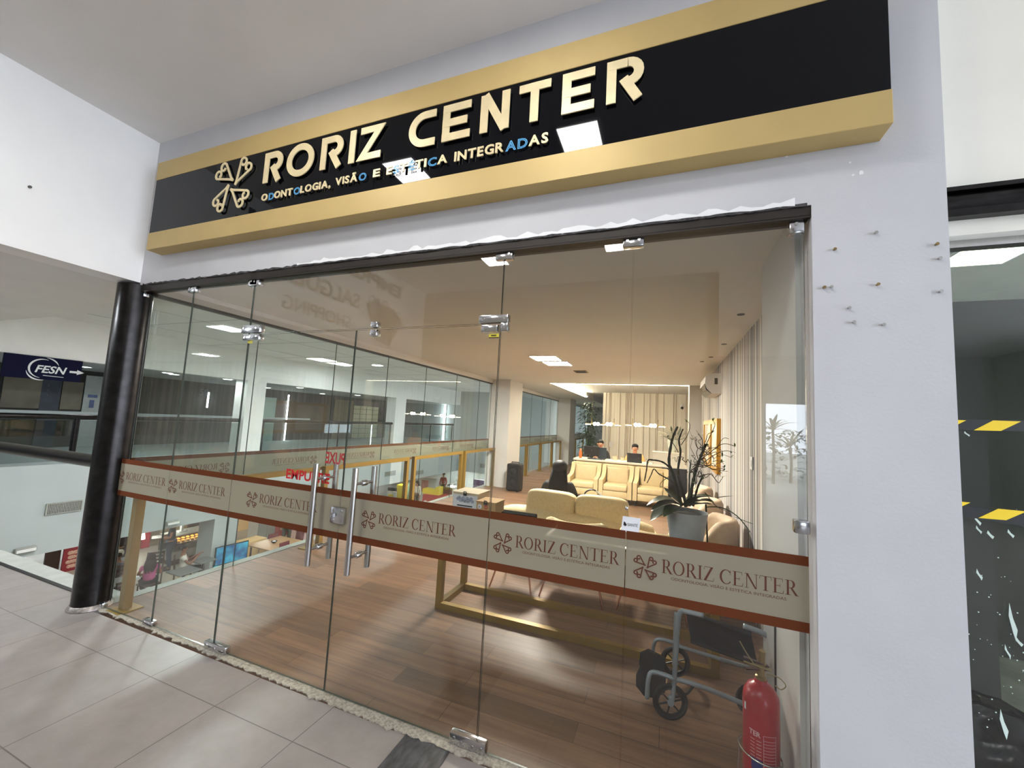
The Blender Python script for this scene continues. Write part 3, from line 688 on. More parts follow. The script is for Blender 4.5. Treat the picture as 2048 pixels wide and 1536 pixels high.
# side glazing of the clinic (towards the atrium), lettering reads from the atrium side
ys = [1.97, 2.93, 4.0, 5.06, 6.13, 7.27, 8.36, 9.05]
def side_pane(n, y0, y1, label, txt=True, proto={}):
    r_ = sroot('window_%d' % n, label, (XLG, (y0+y1)/2, 0))
    m_ = MB(); m_.box(XLG-.005, XLG+.005, y0+.002, y1-.002, 0.0, 2.48); o = m_.build('glass_pane', [PANE2, EDGE], r_)
    for f in o.data.polygons:
        if abs(f.normal.x) < .5: f.material_index = 1
    F = lambda u, v, d: Vector((XLG-.0055-d, -u, v))
    band(r_, F, -y1+.002, -y0-.002, None)
    if txt:
        if 'a' not in proto:
            G = lambda u, v, d: Vector((.0066-d*.1, -u, v)); a, l_ = MB(), MB(); band_graphics(a, l_, G, 0)
            proto['a'] = a.build('film_lettering', BROWNINK, r_, world=False); proto['l'] = l_.build('film_emblem', BROWNINK, r_, world=False); pa = (proto['a'], proto['l'])
        else:
            pa = (proto['a'].copy(), proto['l'].copy())
            for q in pa: C.objects.link(q); q.parent = r_
        for q in pa: q.location = (0, (y1-y0)/2-.15, 0)
for i in range(7):
    lb = ['nearest side pane behind the black pole', 'second side pane from the pole', 'third side pane from the pole', 'fourth side pane from the pole', 'fifth side pane from the pole', 'sixth side pane from the pole', 'narrow side pane against the first column'][i]
    side_pane(10+i, ys[i], ys[i+1], lb, i < 6)
yb = [9.95, 11.1, 12.3, 13.5, 14.6, 15.75]
for i in range(5): side_pane(17+i, yb[i], yb[i+1], ['first', 'second', 'third', 'fourth', 'fifth'][i]+' pane of the side glazing beyond the first column')
yb = [16.8, 18.6, 20.4, 22.4]
for i in range(3): side_pane(22+i, yb[i], yb[i+1], ['first', 'second', 'third'][i]+' pane of the side glazing beyond the second column')

# ================================================================= SHOP SIGN
YS = 1.772
sx0, sx1 = -3.80, .772; sz = [2.773, 2.909, 3.345, 3.49]
sign = thing('shop_sign', 'long black and gold sign box reading RORIZ CENTER above the glass front', 'sign', (-1.5, YS, sz[0]))
b = MB(); b.box(sx0, sx1, YS+.002, YW, sz[0], sz[1], .002, 1); b.box(sx0, sx1, YS+.002, YW, sz[2], sz[3], .002, 1); b.build('gold_border', GOLD, sign)
b = MB(); b.box(sx0+.003, -1.628, YS+.006, YW, sz[1], sz[2]); b.box(-1.626, sx1-.003, YS+.006, YW, sz[1], sz[2]); b.build('black_panel', GLOSSBLACK, sign)
LY = 1.770
FL = lambda u, v, d: Vector((u, LY-.004-d, v))
def S(x): return x*LY/1.80
def SZ(z): return CAM_Z+(z-CAM_Z)*LY/1.80
L0, L1 = SZ(3.122), SZ(3.338); H = L1-L0; W = .044; DP = .006
def letter(pieces, name='letter'):
    m_ = MB()
    for i, (pts, cl) in enumerate(pieces): m_.ribbon(pts, W, DP, lambda u, v, d, k=i*.0005: FL(u, v, d+k), cl)
    return m_.build(name, LETTER, sign)
def lR(x0, x1):
    x0, x1 = S(x0), S(x1); w_ = x1-x0; yt = L1-W/2; ym = L0+H*.44
    rr = (yt-ym)/2
    letter([([(x0+W/2, L0), (x0+W/2, L1)], False), ([(x0, yt), (x1-W/2-rr, yt)]+arc((x1-W/2-rr, yt-rr), rr, PI/2, -PI/2, 10)+[(x0+w_*.46, ym)], False), ([(x0+w_*.46, ym+W*.45), (x1-W*.55, L0)], False)])
def lO(x0, x1):
    x0, x1 = S(x0), S(x1); c = ((x0+x1)/2, (L0+L1)/2); letter([(arc(c, (x1-x0)/2-W/2, 0, 2*PI, 36, H/2-W/2+.006)[:-1], True)])
def lI(x0, x1): x = (S(x0)+S(x1))/2; letter([([(x, L0), (x, L1)], False)])
def lZ(x0, x1): x0, x1 = S(x0), S(x1); letter([([(x0, L1-W/2), (x1-W*.35, L1-W/2), (x0+W*.4, L0+W/2), (x1, L0+W/2)], False)])
def lC(x0, x1):
    x0, x1 = S(x0), S(x1); r = H/2-W/2; cx = x0+W/2+r
    letter([([(x1, L1-W/2)]+arc((cx, (L0+L1)/2), r, PI/2, 3*PI/2, 18)+[(x1, L0+W/2)], False)])
def lE(x0, x1): x0, x1 = S(x0), S(x1); letter([([(x0+W/2, L0), (x0+W/2, L1)], False), ([(x0, L1-W/2), (x1, L1-W/2)], False), ([(x0, (L0+L1)/2), (x1-.02, (L0+L1)/2)], False), ([(x0, L0+W/2), (x1, L0+W/2)], False)])
def lN(x0, x1): x0, x1 = S(x0), S(x1); letter([([(x0+W/2, L0), (x0+W/2, L1)], False), ([(x1-W/2, L0), (x1-W/2, L1)], False), ([(x0+W*.55, L1), (x1-W*.55, L0)], False)])
def lT(x0, x1): x0, x1 = S(x0), S(x1); x = (x0+x1)/2; letter([([(x0, L1-W/2), (x1, L1-W/2)], False), ([(x, L0), (x, L1)], False)])
lR(-2.597, -2.425); lO(-2.385, -2.145); lR(-2.085, -1.905); lI(-1.857, -1.805); lZ(-1.770, -1.612)
lC(-1.415, -1.237); lE(-1.190, -1.016); lN(-.956, -.788); lT(-.736, -.566); lE(-.506, -.345); lR(-.288, -.118)
m_ = MB(); logo_into(m_, S(-2.912), SZ(3.168), .215, FL, DP, .058); m_.build('emblem', LETTER, sign)
# second line, some letters fallen off leaving blue glue outlines
def word(txt, blue, x0, x1, z0, z1):
    gl = [glyphs(c, 1.0, .03) for c in txt]; adv = []
    for v, f in gl: adv.append(max(q.x for q in v)-min(q.x for q in v))
    gap = .10; tot = sum(adv)+gap*(len(txt)-1); k = (S(x1)-S(x0))/tot; u = S(x0); z0, z1 = SZ(z0), SZ(z1)
    for i, c in enumerate(txt):
        v, f = gl[i]
        if i in blue:
            v, f = glyphs(c, 1.0, 0, .03)
        mb = MB(); xm = min(q.x for q in gl[i][0])
        mb.raw([FL(u+(q.x-xm)*k, z0+q.y*(z1-z0)/.729, .0005+q.z*.03) for q in v], f)
        if i not in blue:
            g = bmesh.ops.extrude_face_region(mb.bm, geom=mb.bm.faces[:]); bmesh.ops.translate(mb.bm, vec=(0, -.006, 0), verts=[e for e in g['geom'] if isinstance(e, bmesh.types.BMVert)])
        o = mb.build('small_letter', BLUE if i in blue else LETTER, sign)
        if i in blue: o['label'] = 'blue glue outline of a fallen letter'
        u += (adv[i]+gap)*k
word('ODONTOLOGIA,', (1, 5), -2.590, -1.980, 2.996, 3.044); word('VISÃO', (4,), -1.940, -1.704, 2.998, 3.046); word('E', (), -1.650, -1.600, 3.000, 3.048)
word('ESTÉTICA', (1, 3, 6), -1.552, -1.144, 2.998, 3.048); word('INTEGRADAS', (6, 7), -1.100, -.568, 2.994, 3.048)

# ================================================================= LAMPS
def mz(px, py, z, y): p = onZ(px, py, z); return Vector((p.x, 2*y-p.y, z))
def panel_light(name, c, s, label, mat, up=.012, grp=None):
    t = thing(name, label, 'ceiling light', c); q = MB()
    for a0, a1, b0, b1 in ((-s-.015, s+.015, -s-.015, -s), (-s-.015, s+.015, s, s+.015), (-s-.015, -s, -s, s), (s, s+.015, -s, s)): q.box(c[0]+a0, c[0]+a1, c[1]+b0, c[1]+b1, c[2]-up, c[2]+.002)
    q.build('frame', WHITE, t); q = MB(); q.box(c[0]-s, c[0]+s, c[1]-s, c[1]+s, c[2]-up+.003, c[2]+.001); q.build('diffuser', mat, t); return t
for (px, py, y, lb) in ((1160, 272, LY, 'square ceiling panel mirrored in the black sign under the letters TER'), (812, 338, LY, 'square ceiling panel mirrored in the black sign below the word CENTER'), (990, 521, YG, 'square ceiling panel mirrored at the top of the transom'), (1235, 489, YG, 'square ceiling panel mirrored at the top of the pane right of the door')):
    c = mz(px, py, CZ, y); panel_light('ceiling_panel_light', (c.x, c.y, CZ), .15, lb, EM_PANEL)
for px, py, z, lb in ((457, 658, FZ, 'cool panel light in the soffit, mirrored in the glass beside the door hinge'), (412, 710, FZ, 'cool panel light farther along the soffit, mirrored in the second glass pane'), (585, 753, FZ, 'faint far soffit light mirrored in the left door leaf'), (745, 759, FZ, 'faint far soffit light mirrored in the right door leaf')):
    c = mz(px, py, z-.01, YG); panel_light('soffit_panel_light', (c.x, c.y, z), .16, lb, EM_SOFF)
for x, y, lb in ((-1.745, 5.92, 'nearer of the two warm panel lights in the clinic ceiling'), (-1.695, 6.46, 'farther of the two warm panel lights in the clinic ceiling')): panel_light('warm_panel_light', (x, y, IZ), .20, lb, EM_SHOP)
panel_light('shop_panel_light', (1.86, 3.30, 2.8), .17, 'greenish square ceiling light inside the neighbouring dark shop', GREENLIGHT)
# mall lettering on the fascia (seen mirrored in the glass)
fs = thing('mall_sign', 'grey letters and shopping bag emblem on the fascia, mirrored in the glass front', 'sign', (-4.04, -.5, 3))
def fl(txt, y0, y1, z0, z1, bold):
    k = 2.012; q = MB(); text_into(q, txt, FX(-4.035), y0, z0, z1-z0, y1, bold, .01); q.build('lettering', GREYLETTER, fs)
fl('EMPRESARIAL', -1.38, 1.0, 3.47, 3.65, .03); fl('SALGUEIRO', -.50, 1.05, 3.05, 3.25, .02); fl('SHOPPING', -.36, .68, 2.73, 2.90, 0)
q = MB(); F = FX(-4.036)
for (cu, cv, wd, ht, a) in ((-1.05, 3.02, .40, .46, 0), (-1.22, 2.98, .36, .48, 38), (-.88, 3.05, .34, .46, -34), (-1.05, 2.85, .34, .36, 8)):
    ca, sa = math.cos(R(a)), math.sin(R(a)); T = lambda u, v: (cu+u*ca-v*sa, cv+u*sa+v*ca)
    q.prism([T(-wd/2, -ht/2), T(wd/2, -ht/2), T(wd/2*.86, ht/2), T(-wd/2*.86, ht/2)], .004, F)
    q.ribbon([T(*p) for p in arc((0, ht/2), .07, 0, PI, 10)], .016, .004, F)
q.build('bag_emblem', GREYLETTER, fs)

# ================================================================= CLINIC FURNITURE
# gold frames standing along the side glazing
def gold_frame(y0, y1, label, x=-3.85, h=.93, s=.03):
    t = thing('gold_rail_frame', label, 'railing', (x, (y0+y1)/2, 0), 0, 'gold railing frames along the side glazing')
    q = MB(); q.box(x-s, x+s, y0, y1, h-.055, h, .003, 1); q.build('top_bar', GOLD_RAIL, t)
    for y in (y0+s, y1-s):
        q = MB(); q.box(x-s, x+s, y-s, y+s, 0.008, h-.055, .003, 1); p_ = q.build('post', GOLD_RAIL, t); q = MB(); q.box(x-.08, x+.08, y-.08, y+.08, 0, .008); q.build('foot_plate', GOLD_RAIL, p_)
for i, (a, c_) in enumerate(((1.95, 3.72), (3.80, 5.52), (5.66, 7.36), (7.46, 9.02))): gold_frame(a, c_, ['gold railing frame nearest the door', 'second gold railing frame from the door', 'third gold railing frame, behind the white box', 'fourth gold railing frame, against the first column'][i])
for i, (a, c_) in enumerate(((10.0, 11.45), (11.5, 12.9), (12.95, 14.35), (14.4, 15.7), (16.9, 18.4), (18.5, 20.4))): gold_frame(a, c_, ['gold railing frame just past the first column', 'gold railing frame left of the seated woman', 'gold railing frame behind the seated woman\'s head', 'gold railing frame against the second column', 'gold railing frame just past the second column', 'last gold railing frame beside the tall plant'][i])

# console with smoked glass top in front of the glass
cx0, cx1, cy0, cy1, cz = -1.78, .36, 3.09, 3.58, .72
con = thing('console_table', 'long gold framed console with dark glass top behind the door', 'table', ((cx0+cx1)/2, 3.33, 0))
q = MB(); q.box(cx0-.01, cx1+.01, cy0-.01, cy1+.01, cz-.012, cz, .002, 1); q.build('glass_top', PANEDARK, con)
for x in (cx0, cx1-.05):
    for y in (cy0, cy1-.05):
        q = MB(); q.box(x, x+.05, y, y+.05, .05, cz-.06); q.build('leg', GOLD_RAIL, con)
for y in (cy0, cy1-.05):
    q = MB(); q.box(cx0, cx1, y, y+.05, cz-.06, cz-.012); q.build('top_rail', GOLD_RAIL, con)
    q = MB(); q.box(cx0, cx1, y, y+.05, 0, .05); q.build('floor_rail', GOLD_RAIL, con)
for x in (cx0, cx1-.05):
    q = MB(); q.box(x, x+.05, cy0+.05, cy1-.05, 0, .05); q.build('floor_end_bar', GOLD_RAIL, con)
for x in (cx0, -1.30, -.62, -.05, cx1-.05):
    q = MB(); q.box(x, x+.05, cy0+.05, cy1-.05, cz-.055, cz-.013); q.build('cross_bar', GOLD_RAIL, con)
# two boxes on it
def ballot(name, label, x0, x1, y0, y1, h, body, face, lid, kind):
    t = thing(name, label, 'box', ((x0+x1)/2, (y0+y1)/2, cz)); q = MB(); q.box(x0, x1, y0, y1, cz, cz+h, .003, 1); q.build('body', body, t)
    q = MB(); q.obox(((x0+x1)/2, (y0+y1)/2, cz+h+.006), (x1-x0+.01, y1-y0+.01, .008)); lo_ = q.build('lid', lid, t)
    xm = (x0+x1)/2; q = MB(); q.tube([(xm-.012, y0-.006, cz+h+.004), (xm-.012, y0-.012, cz+h+.018), (xm+.012, y0-.012, cz+h+.018), (xm+.012, y0-.006, cz+h+.004)], .004, 8); q.box(xm-.016, xm+.016, y0-.016, y0-.004, cz+h-.016, cz+h+.004, .003, 1); q.build('padlock', BLACK, t, True)
    q = MB(); q.box(x0+.006, x1-.006, y0-.003, y0, cz+.01, cz+h-.012); fp = q.build('front_label', face, t); F = FY(y0-.004)
    if kind == 0:
        q = MB(); q.prism([(x0+.05, cz+.105), (x1-.05, cz+.105), (x1-.05, cz+.116), (x0+.05, cz+.116)], .001, F); q.build('slot', BLACK, fp); q = MB()
        for k in range(12): q.prism([(xm-.07+.013*k+.018*math.cos(a), cz+.165+.012*math.sin(k*2.1)+.016*math.sin(a)) for a in [PI/4*i for i in range(8)]], 0, FY(y0-.0036-.0001*k))
        q.build('printed_picture', P('faded grey blue print', rgb(150, 160, 182), .7, var=.25, vs=60), fp); q = MB(); text_into(q, 'Paz', FY(y0-.0062), xm-.03, cz+.140, .024, xm+.03); q.build('print', GREYLETTER, fp); q = MB(); q.prism([(xm-.012, cz+.06), (xm+.012, cz+.06), (xm+.008, cz+.08), (xm-.008, cz+.08)], .0005, F); q.build('printed_mark', GREYLETTER, fp)
    else:
        q = MB(); q.prism([(xm-.055+.019*math.cos(a), cz+.135+.019*math.sin(a)) for a in [PI/8*i for i in range(16)]], .0005, F); q.build('round_sticker', PAPER, fp); q = MB(); q.prism([(xm-.03, cz+.055), (xm+.03, cz+.055), (xm+.03, cz+.085), (xm-.03, cz+.085)], .0005, F); q.build('white_sticker', PAPER, fp)
        q = MB(); text_into(q, '6', FY(y0-.0055), xm-.062, cz+.125, .02); q.build('print', BLACK, fp); q = MB(); text_into(q, 'D', FY(y0-.0055), xm-.008, cz+.120, .03, bold=.03); q.build('red_letter', RED, fp)
ballot('collection_box', 'white fronted collection box with padlock on the console', -1.765, -1.515, 3.25, 3.50, .215, LIGHTBOARD, PAPER, LIGHTBOARD, 0)
ballot('collection_box', 'smaller brown cardboard collection box beside the white one', -1.505, -1.325, 3.20, 3.40, .170, CARD, CARD, CARD, 1)

q = MB(); q.box(-1.40, -1.03, 3.34, 3.46, cz, cz+.078, .006, 1); o = q.build('flat_tray', MATTBLACK); tag(o, 'flat black tray on the console right of the cardboard box', 'tray')
# tub chairs
def tub_chair(name, label, loc, rz, mat, legmat, h_arm=.50, h_back=.70, w_=.60, leg=.30, grp=None):
    t = thing(name, label, 'armchair', loc, rz, grp)
    # shell: U path, open towards -Y (front)
    path = []; n = 20; a = w_/2-.06
    for k in range(4): path.append((-a, -.27+.27*k/4))
    for k in range(n+1): an = PI-PI*k/n; path.append((a*math.cos(an), .0+a*.95*math.sin(an)))
    for k in range(1, 5): path.append((a, -.27*k/4))
    q = MB(); rings = []; zb = leg+.02
    for i, (x, y) in enumerate(path):
        p0 = Vector(path[max(0, i-1)]); p1 = Vector(path[min(len(path)-1, i+1)]); d = (p1-p0).normalized(); nn = Vector((-d.y, d.x))
        s_ = max(0, min(1, (y+.12)/(a*.95))); s_ = s_*s_*(3-2*s_); top = h_arm+(h_back-h_arm)*s_; th = .06
        prof = [(-th, zb), (-th*1.0, top-.05), (-th*.7, top-.012), (0, top), (th*.7, top-.012), (th, top-.05), (th, zb)]
        rings.append([q.bm.verts.new((x+nn.x*o_, y+nn.y*o_, z)) for o_, z in prof])
    for r0, r1 in zip(rings, rings[1:]):
        for k in range(len(r0)): q.face([r0[k], r1[k], r1[(k+1) % len(r0)], r0[(k+1) % len(r0)]])
    q.face(rings[0]); q.face(rings[-1][::-1]); q.build('shell', mat, t, True, 50, world=False)
    q = MB(); q.ell((0, -.03, leg+.115), (a*.93, .27, .075), 20, 8, .5, .6); q.build('seat_cushion', mat, t, True, 60, world=False)
    q = MB(); q.ell((0, -.02, leg+.03), (a*1.04, .28, .035), 20, 6, .5, .7); q.build('seat_base', mat, t, True, 60, world=False)
    for sx in (-1, 1):
        for sy in (-1, 1):
            q = MB(); q.tube([(sx*(a-.08), .0+sy*.17, leg+.02), (sx*(a+.02), sy*.25, 0)], [.011, .008], 10); q.build('leg', legmat, t, True, world=False)
    return t
g1 = 'low tub chairs on rose gold legs'
tc = tub_chair('tub_chair', 'cream tub chair on rose gold legs behind the console, left of the notice', (-.77, 3.98, 0), PI, CREAM, ROSEGOLD, .50, .705, .66, .36, g1)
dup(tc, (-.06, 4.02, 0), PI-.1, 'cream tub chair on rose gold legs behind the console, nearest the grey pot', g1)
st = thing('ottoman', 'low round cream stool on rose gold legs behind the console', 'stool', (-1.34, 3.92, 0)); q = MB(); q.lathe([(0, .34), (.19, .34), (.215, .37), (.215, .43), (.19, .46), (0, .47)], (-1.34, 3.92, 0), 28); q.build('seat', CREAM, st, True, 50)
for sx in (-1, 1):
    for sy in (-1, 1): q = MB(); q.tube([(-1.34+sx*.12, 3.92+sy*.12, .35), (-1.34+sx*.21, 3.92+sy*.22, 0)], [.011, .008], 10); q.build('leg', ROSEGOLD, st, True)
g2 = 'beige tub chairs along the striped wall'
t2 = tub_chair('tub_chair', 'beige velvet tub chair right of the grey pot by the striped wall', (.36, 4.56, 0), -PI/2, PINKBEIGE, BLACK, .50, .76, .70, .12, g2)
dup(t2, (.36, 5.72, 0), -PI/2, 'beige velvet tub chair partly hidden behind the grey pot', g2); dup(t2, (.36, 6.85, 0), -PI/2, 'beige velvet tub chair seen through the branches under the picture', g2)

# curved sofa, back towards the viewer
sofa = thing('curved_sofa', 'long curved cream boucle sofa seen from behind', 'sofa', (-1.0, 4.95, 0))
yc = 4.95
def spath(dx, dy, k): return [Vector((-1.0+dx*t/10, yc+dy+k*(t/10)**2, 0)) for t in range(-10, 11)]
pf = [(a, z+.14) for a, z in rrect(.80, .27, .11, 5)]
q = MB(); pp = spath(.86, .12, .16); sc_ = [((1-(abs(t)/10)**5*.35), 1) for t in range(-10, 11)]; q.sweep(pf, pp, scale=sc_); q.build('seat', CREAM, sofa, True, 60)
pf = [(a, z+.10) for a, z in rrect(.30, .49, .14, 6)]
q = MB(); pp = spath(.88, -.30, .22); sc_ = [((1-(abs(t)/10)**6*.3), 1-(abs(t)/10)**6*.12) for t in range(-10, 11)]; q.sweep(pf, pp, scale=sc_); q.build('back_roll', CREAM, sofa, True, 60)
for cx, ln, an in ((-1.245, .300, -.10), (-.655, .300, .03)):
    q = MB(); q.ell((0, 0, 0), (ln, .115, .17), 32, 16, .42, .42); o = q.build('back_cushion', CREAM, sofa, True, 70, world=False); o.location = (cx+1.0, 4.74-yc, .63); o.rotation_euler = (-.10, 0, an)
for x in (-1.7, -.3):
    for dy in (-.3, .35): q = MB(); q.tube([(x, yc+dy, 0), (x, yc+dy, .16)], .025, 10); q.build('foot', BLACK, sofa)

# square armchairs facing the viewer
ac = thing('lounge_armchair', 'cream leatherette armchair at the left of the row before the desk', 'armchair', (0, 0, 0), 0, 'three cream armchairs in front of the reception desk')
w2 = .335
q = MB()
for s in (-1, 1):
    q.prism([(-.36, .12), (.36, .12), (.36, .70), (.22, .74), (.12, .58), (-.02, .50), (-.36, .47)], s*.085, lambda u, v, d, s=s: Vector((s*(w2-.085)+d, u, v)))
q.build('side_arm', CREAMLEATHER, ac, True, 40, world=False)
q = MB(); q.obox((0, .29, .45), (.66, .14, .60), Euler((-.08, 0, 0)), .035, 3); q.build('back', CREAMLEATHER, ac, True, 50, world=False)
q = MB(); q.obox((0, .195, .52), (.46, .07, .34), Euler((-.10, 0, 0)), .025, 3); q.build('back_cushion', CREAMLEATHER, ac, True, 50, world=False)
q = MB(); q.box(-.245, .245, -.355, .22, .26, .385, .03, 3); q.build('seat_cushion', CREAMLEATHER, ac, True, 50, world=False)
q = MB(); q.box(-.26, .26, -.335, .30, .12, .26, .015, 2); q.build('seat_base', CREAMLEATHER, ac, True, 50, world=False)
for sx in (-1, 1):
    for sy in (-1, 1): q = MB(); q.tube([(sx*.27, sy*.28, .13), (sx*.285, sy*.30, 0)], [.016, .01], 8); q.build('leg', BLACK, ac, world=False)
ac.location = (-1.64, 9.02, 0); ORG[ac.name] = Vector((0, 0, 0)); ac.rotation_euler.z = .02
dup(ac, (-.945, 9.02, 0), 0, 'cream leatherette armchair in the middle of the row before the desk'); dup(ac, (-.25, 9.02, 0), -.02, 'cream leatherette armchair at the right of the row before the desk')

# reception desk
dk = thing('reception_desk', 'long reception desk with pale stone top and dark front', 'desk', (-.8, 10.3, 0))
q = MB(); q.box(-2.12, .50, 10.0, 10.62, .715, .76, .006, 1); q.build('worktop', DESKWHITE, dk)
q = MB(); q.box(-2.05, -.05, 10.06, 10.10, 0, .715); q.build('front_panel', CREAMLEATHER, dk); q = MB(); q.box(-.05, .48, 10.03, 10.10, 0, .715); q.build('dark_front_panel', DESKDARK, dk)
for x in (-2.10, .44): q = MB(); q.box(x, x+.05, 10.08, 10.6, 0, .715); q.build('side_panel', DESKDARK, dk)
q = MB(); q.box(-.26, .42, 10.02, 10.06, .76, 1.04); q.box(-.26, -.235, 10.02, 10.35, .76, 1.04); q.box(-.26, .42, 10.0, 10.35, 1.04, 1.062); q.build('raised_counter', DESKWHITE, dk)
def on(x, y, py, px, z): return onZ(px, py, z)
ZT = .76
# monitor (back towards the viewer), laptop, bottle, papers, baskets
t = thing('monitor', 'black computer monitor seen from behind at the left of the desk', 'monitor', (-1.72, 10.32, ZT))
q = MB(); q.obox((-1.72, 10.32, ZT+.195), (.40, .03, .22), Euler((.06, 0, -.12)), .006, 2); q.build('screen_back', BLACK, t); q = MB(); q.cyl((-1.715, 10.295, ZT+.21), (-1.715, 10.302, ZT+.21), .012, 14); q.build('round_badge', STEEL, t)
q = MB(); q.box(-1.75, -1.69, 10.32, 10.34, ZT, ZT+.14); q.box(-1.82, -1.62, 10.26, 10.42, ZT, ZT+.012, .004, 1); q.build('stand', BLACK, t)
t = thing('computer_tower', 'dark blue grey screen panel standing beside the black monitor', 'computer', (-1.46, 10.40, ZT)); q = MB(); q.obox((-1.46, 10.40, ZT+.145), (.20, .025, .28), Euler((.05, 0, .1)), .005, 1); q.build('panel', CLOTH['navy'], t); q = MB(); q.box(-1.53, -1.39, 10.36, 10.47, ZT, ZT+.01); q.build('foot', BLACK, t)
def laptop(loc, label, rz):
    t = thing('laptop', label, 'laptop', loc, rz); q = MB(); q.box(-.17, .17, -.02, .22, 0, .016, .004, 1); q.build('base', BLACK, t, world=False); q = MB(); q.obox((0, -.045, .115), (.34, .012, .225), Euler((.22, 0, 0)), .005, 1); li = q.build('screen_lid', DESKDARK, t, world=False); q = MB(); q.obox((.09, -.054, .115), (.05, .002, .006), Euler((.22, 0, 0))); q.build('lid_badge', STEEL, li, world=False)
laptop((-.665, 10.12, ZT), 'open dark laptop in front of the woman in orange', 0)
t = thing('spray_bottle', 'orange bottle at the left end of the reception desk', 'bottle', (-1.975, 10.18, ZT)); q = MB(); q.lathe([(0, 0), (.034, 0), (.036, .02), (.036, .15), (.02, .185), (.016, .19)], (-1.975, 10.18, ZT), 16); q.build('bottle_body', ORANGE, t, True); q = MB(); q.lathe([(.018, .188), (.024, .192), (.024, .235), (0, .238)], (-1.975, 10.18, ZT), 14); q.build('cap', P('pale orange cap', rgb(250, 160, 110), .4, var=0), t, True)
t = thing('keyboard', 'dark blue keyboard and mouse pad before the black monitor', 'keyboard', (-1.55, 10.13, ZT)); q = MB(); q.obox((-1.60, 10.14, ZT+.01), (.36, .13, .02), Euler((0, 0, .1)), .004, 1); q.build('key_deck', CLOTH['navy'], t); q = MB()
for k in range(10): q.box(-1.75+.03*k, -1.728+.03*k, 10.10, 10.18, ZT+.02, ZT+.024)
q.build('keys', BLACK, t)
q = MB(); q.ell((-1.38, 10.12, ZT+.016), (.03, .05, .016), 12, 6); o = q.build('computer_mouse', BLACK, None, True); tag(o, 'black computer mouse beside the dark blue keyboard', 'mouse')
for x, y, rz_, lb in ((-1.16, 10.12, .1, 'white sheet of paper near the left of the desk top'), (-.98, 10.16, -.1, 'white sheet of paper left of the laptop')):
    q = MB(); q.obox((x, y, ZT+.003), (.21, .15, .006), Euler((0, 0, rz_))); o = q.build('paper_sheet', PAPER); tag(o, lb, 'paper')
def basket(x, y, r, h, lb):
    t = thing('desk_basket', lb, 'basket', (x, y, ZT)); q = MB(); q.lathe([(0, 0), (r*.9, 0), (r, h), (r-.004, h), (r*.88, .005), (0, .005)], (x, y, ZT), 18); q.build('bowl', LIGHTBOARD, t, True); q = MB(); q.tube([(x+r*math.cos(a), y+r*math.sin(a), ZT+h) for a in [2*PI*i/18 for i in range(19)]], .004, 6); q.build('rim', BRASS, t, True)
basket(-1.15, 10.42, .07, .10, 'larger pale bowl at the middle of the desk'); basket(-.97, 10.42, .045, .085, 'smaller pale bowl left of the woman in orange')
t = thing('toy_dog', 'tiny pale dog ornament at the right of the laptop', 'ornament', (-.36, 10.10, ZT)); q = MB(); q.ell((-.36, 10.12, ZT+.035), (.028, .04, .035), 12, 8); q.ell((-.36, 10.09, ZT+.085), (.026, .026, .026), 12, 8); q.ell((-.36, 10.066, ZT+.078), (.012, .014, .010), 10, 6); q.build('body', LIGHTBOARD, t, True)
q = MB(); [q.ell((-.36+s*.024, 10.095, ZT+.10), (.008, .008, .018), 8, 6) for s in (-1, 1)]; q.build('ears', BARK, t, True)
# pendant lamps over the desk
for i, (px, pyc, lb) in enumerate(((1189, 848, 'leftmost of four slim pendant lamps over the reception desk'), (1222, 849, 'second from left of four slim pendant lamps over the reception desk'), (1271, 850, 'third from left of four slim pendant lamps over the reception desk'), (1310, 852, 'rightmost of four slim pendant lamps over the reception desk'))):
    p = onY(px, pyc, 11.2); t = thing('pendant_lamp', lb, 'lamp', (p.x, 11.2, p.z), 0, 'pendant lamps over the reception desk'); sg = (-1, 1, -1, 1)[i]
    q = MB(); q.cyl((p.x-.26, 11.2, p.z), (p.x+.26, 11.2, p.z), .013, 10); q.build('brass_bar', BRASS, t, True)
    q = MB(); q.cyl((p.x+sg*.08, 11.2, p.z), (p.x+sg*.08, 11.2, p.z+.17), .008, 8); q.tube([(p.x+sg*.08, 11.2, p.z+.17), (p.x+sg*.08, 11.2, IZ+.20)], .002, 6); q.build('hanging_cord', BRASS, t)
    for dx in (-.045, .045): q = MB(); q.ell((p.x+dx-sg*.05, 11.2, p.z+.005), (.046, .046, .046), 16, 10); q.build('globe_bulb', EM_BULB, t, True)
    q = MB(); q.cyl((p.x-.25, 11.2, p.z-.012), (p.x-.10, 11.2, p.z-.012), .008, 8); q.cyl((p.x+.10, 11.2, p.z-.012), (p.x+.25, 11.2, p.z-.012), .008, 8); q.build('led_tube', EM_BULB, t)
for x, lb in ((-1.55, 'left brass ceiling plate of the pendant lamps'), (-.52, 'right brass ceiling plate of the pendant lamps')):
    q = MB(); q.box(x-.14, x+.14, 11.16, 11.24, IZ+.17, IZ+.20); o = q.build('ceiling_plate', BRASS); tag(o, lb, 'ceiling plate')
q = MB(); q.box(-1.62, -1.38, 7.35, 7.62, IZ-.012, IZ+.001); o = q.build('slatted_square', BRASS); tag(o, 'brownish slatted square on the clinic ceiling beyond the warm panel lights', 'vent')  # brownish rectangle on the ceiling, drawn as a slatted square
for k in range(5):
    q = MB(); q.box(-1.60, -1.40, 7.38+.045*k, 7.40+.045*k, IZ-.018, IZ-.011); q.build('slat', DARKPROF, o)
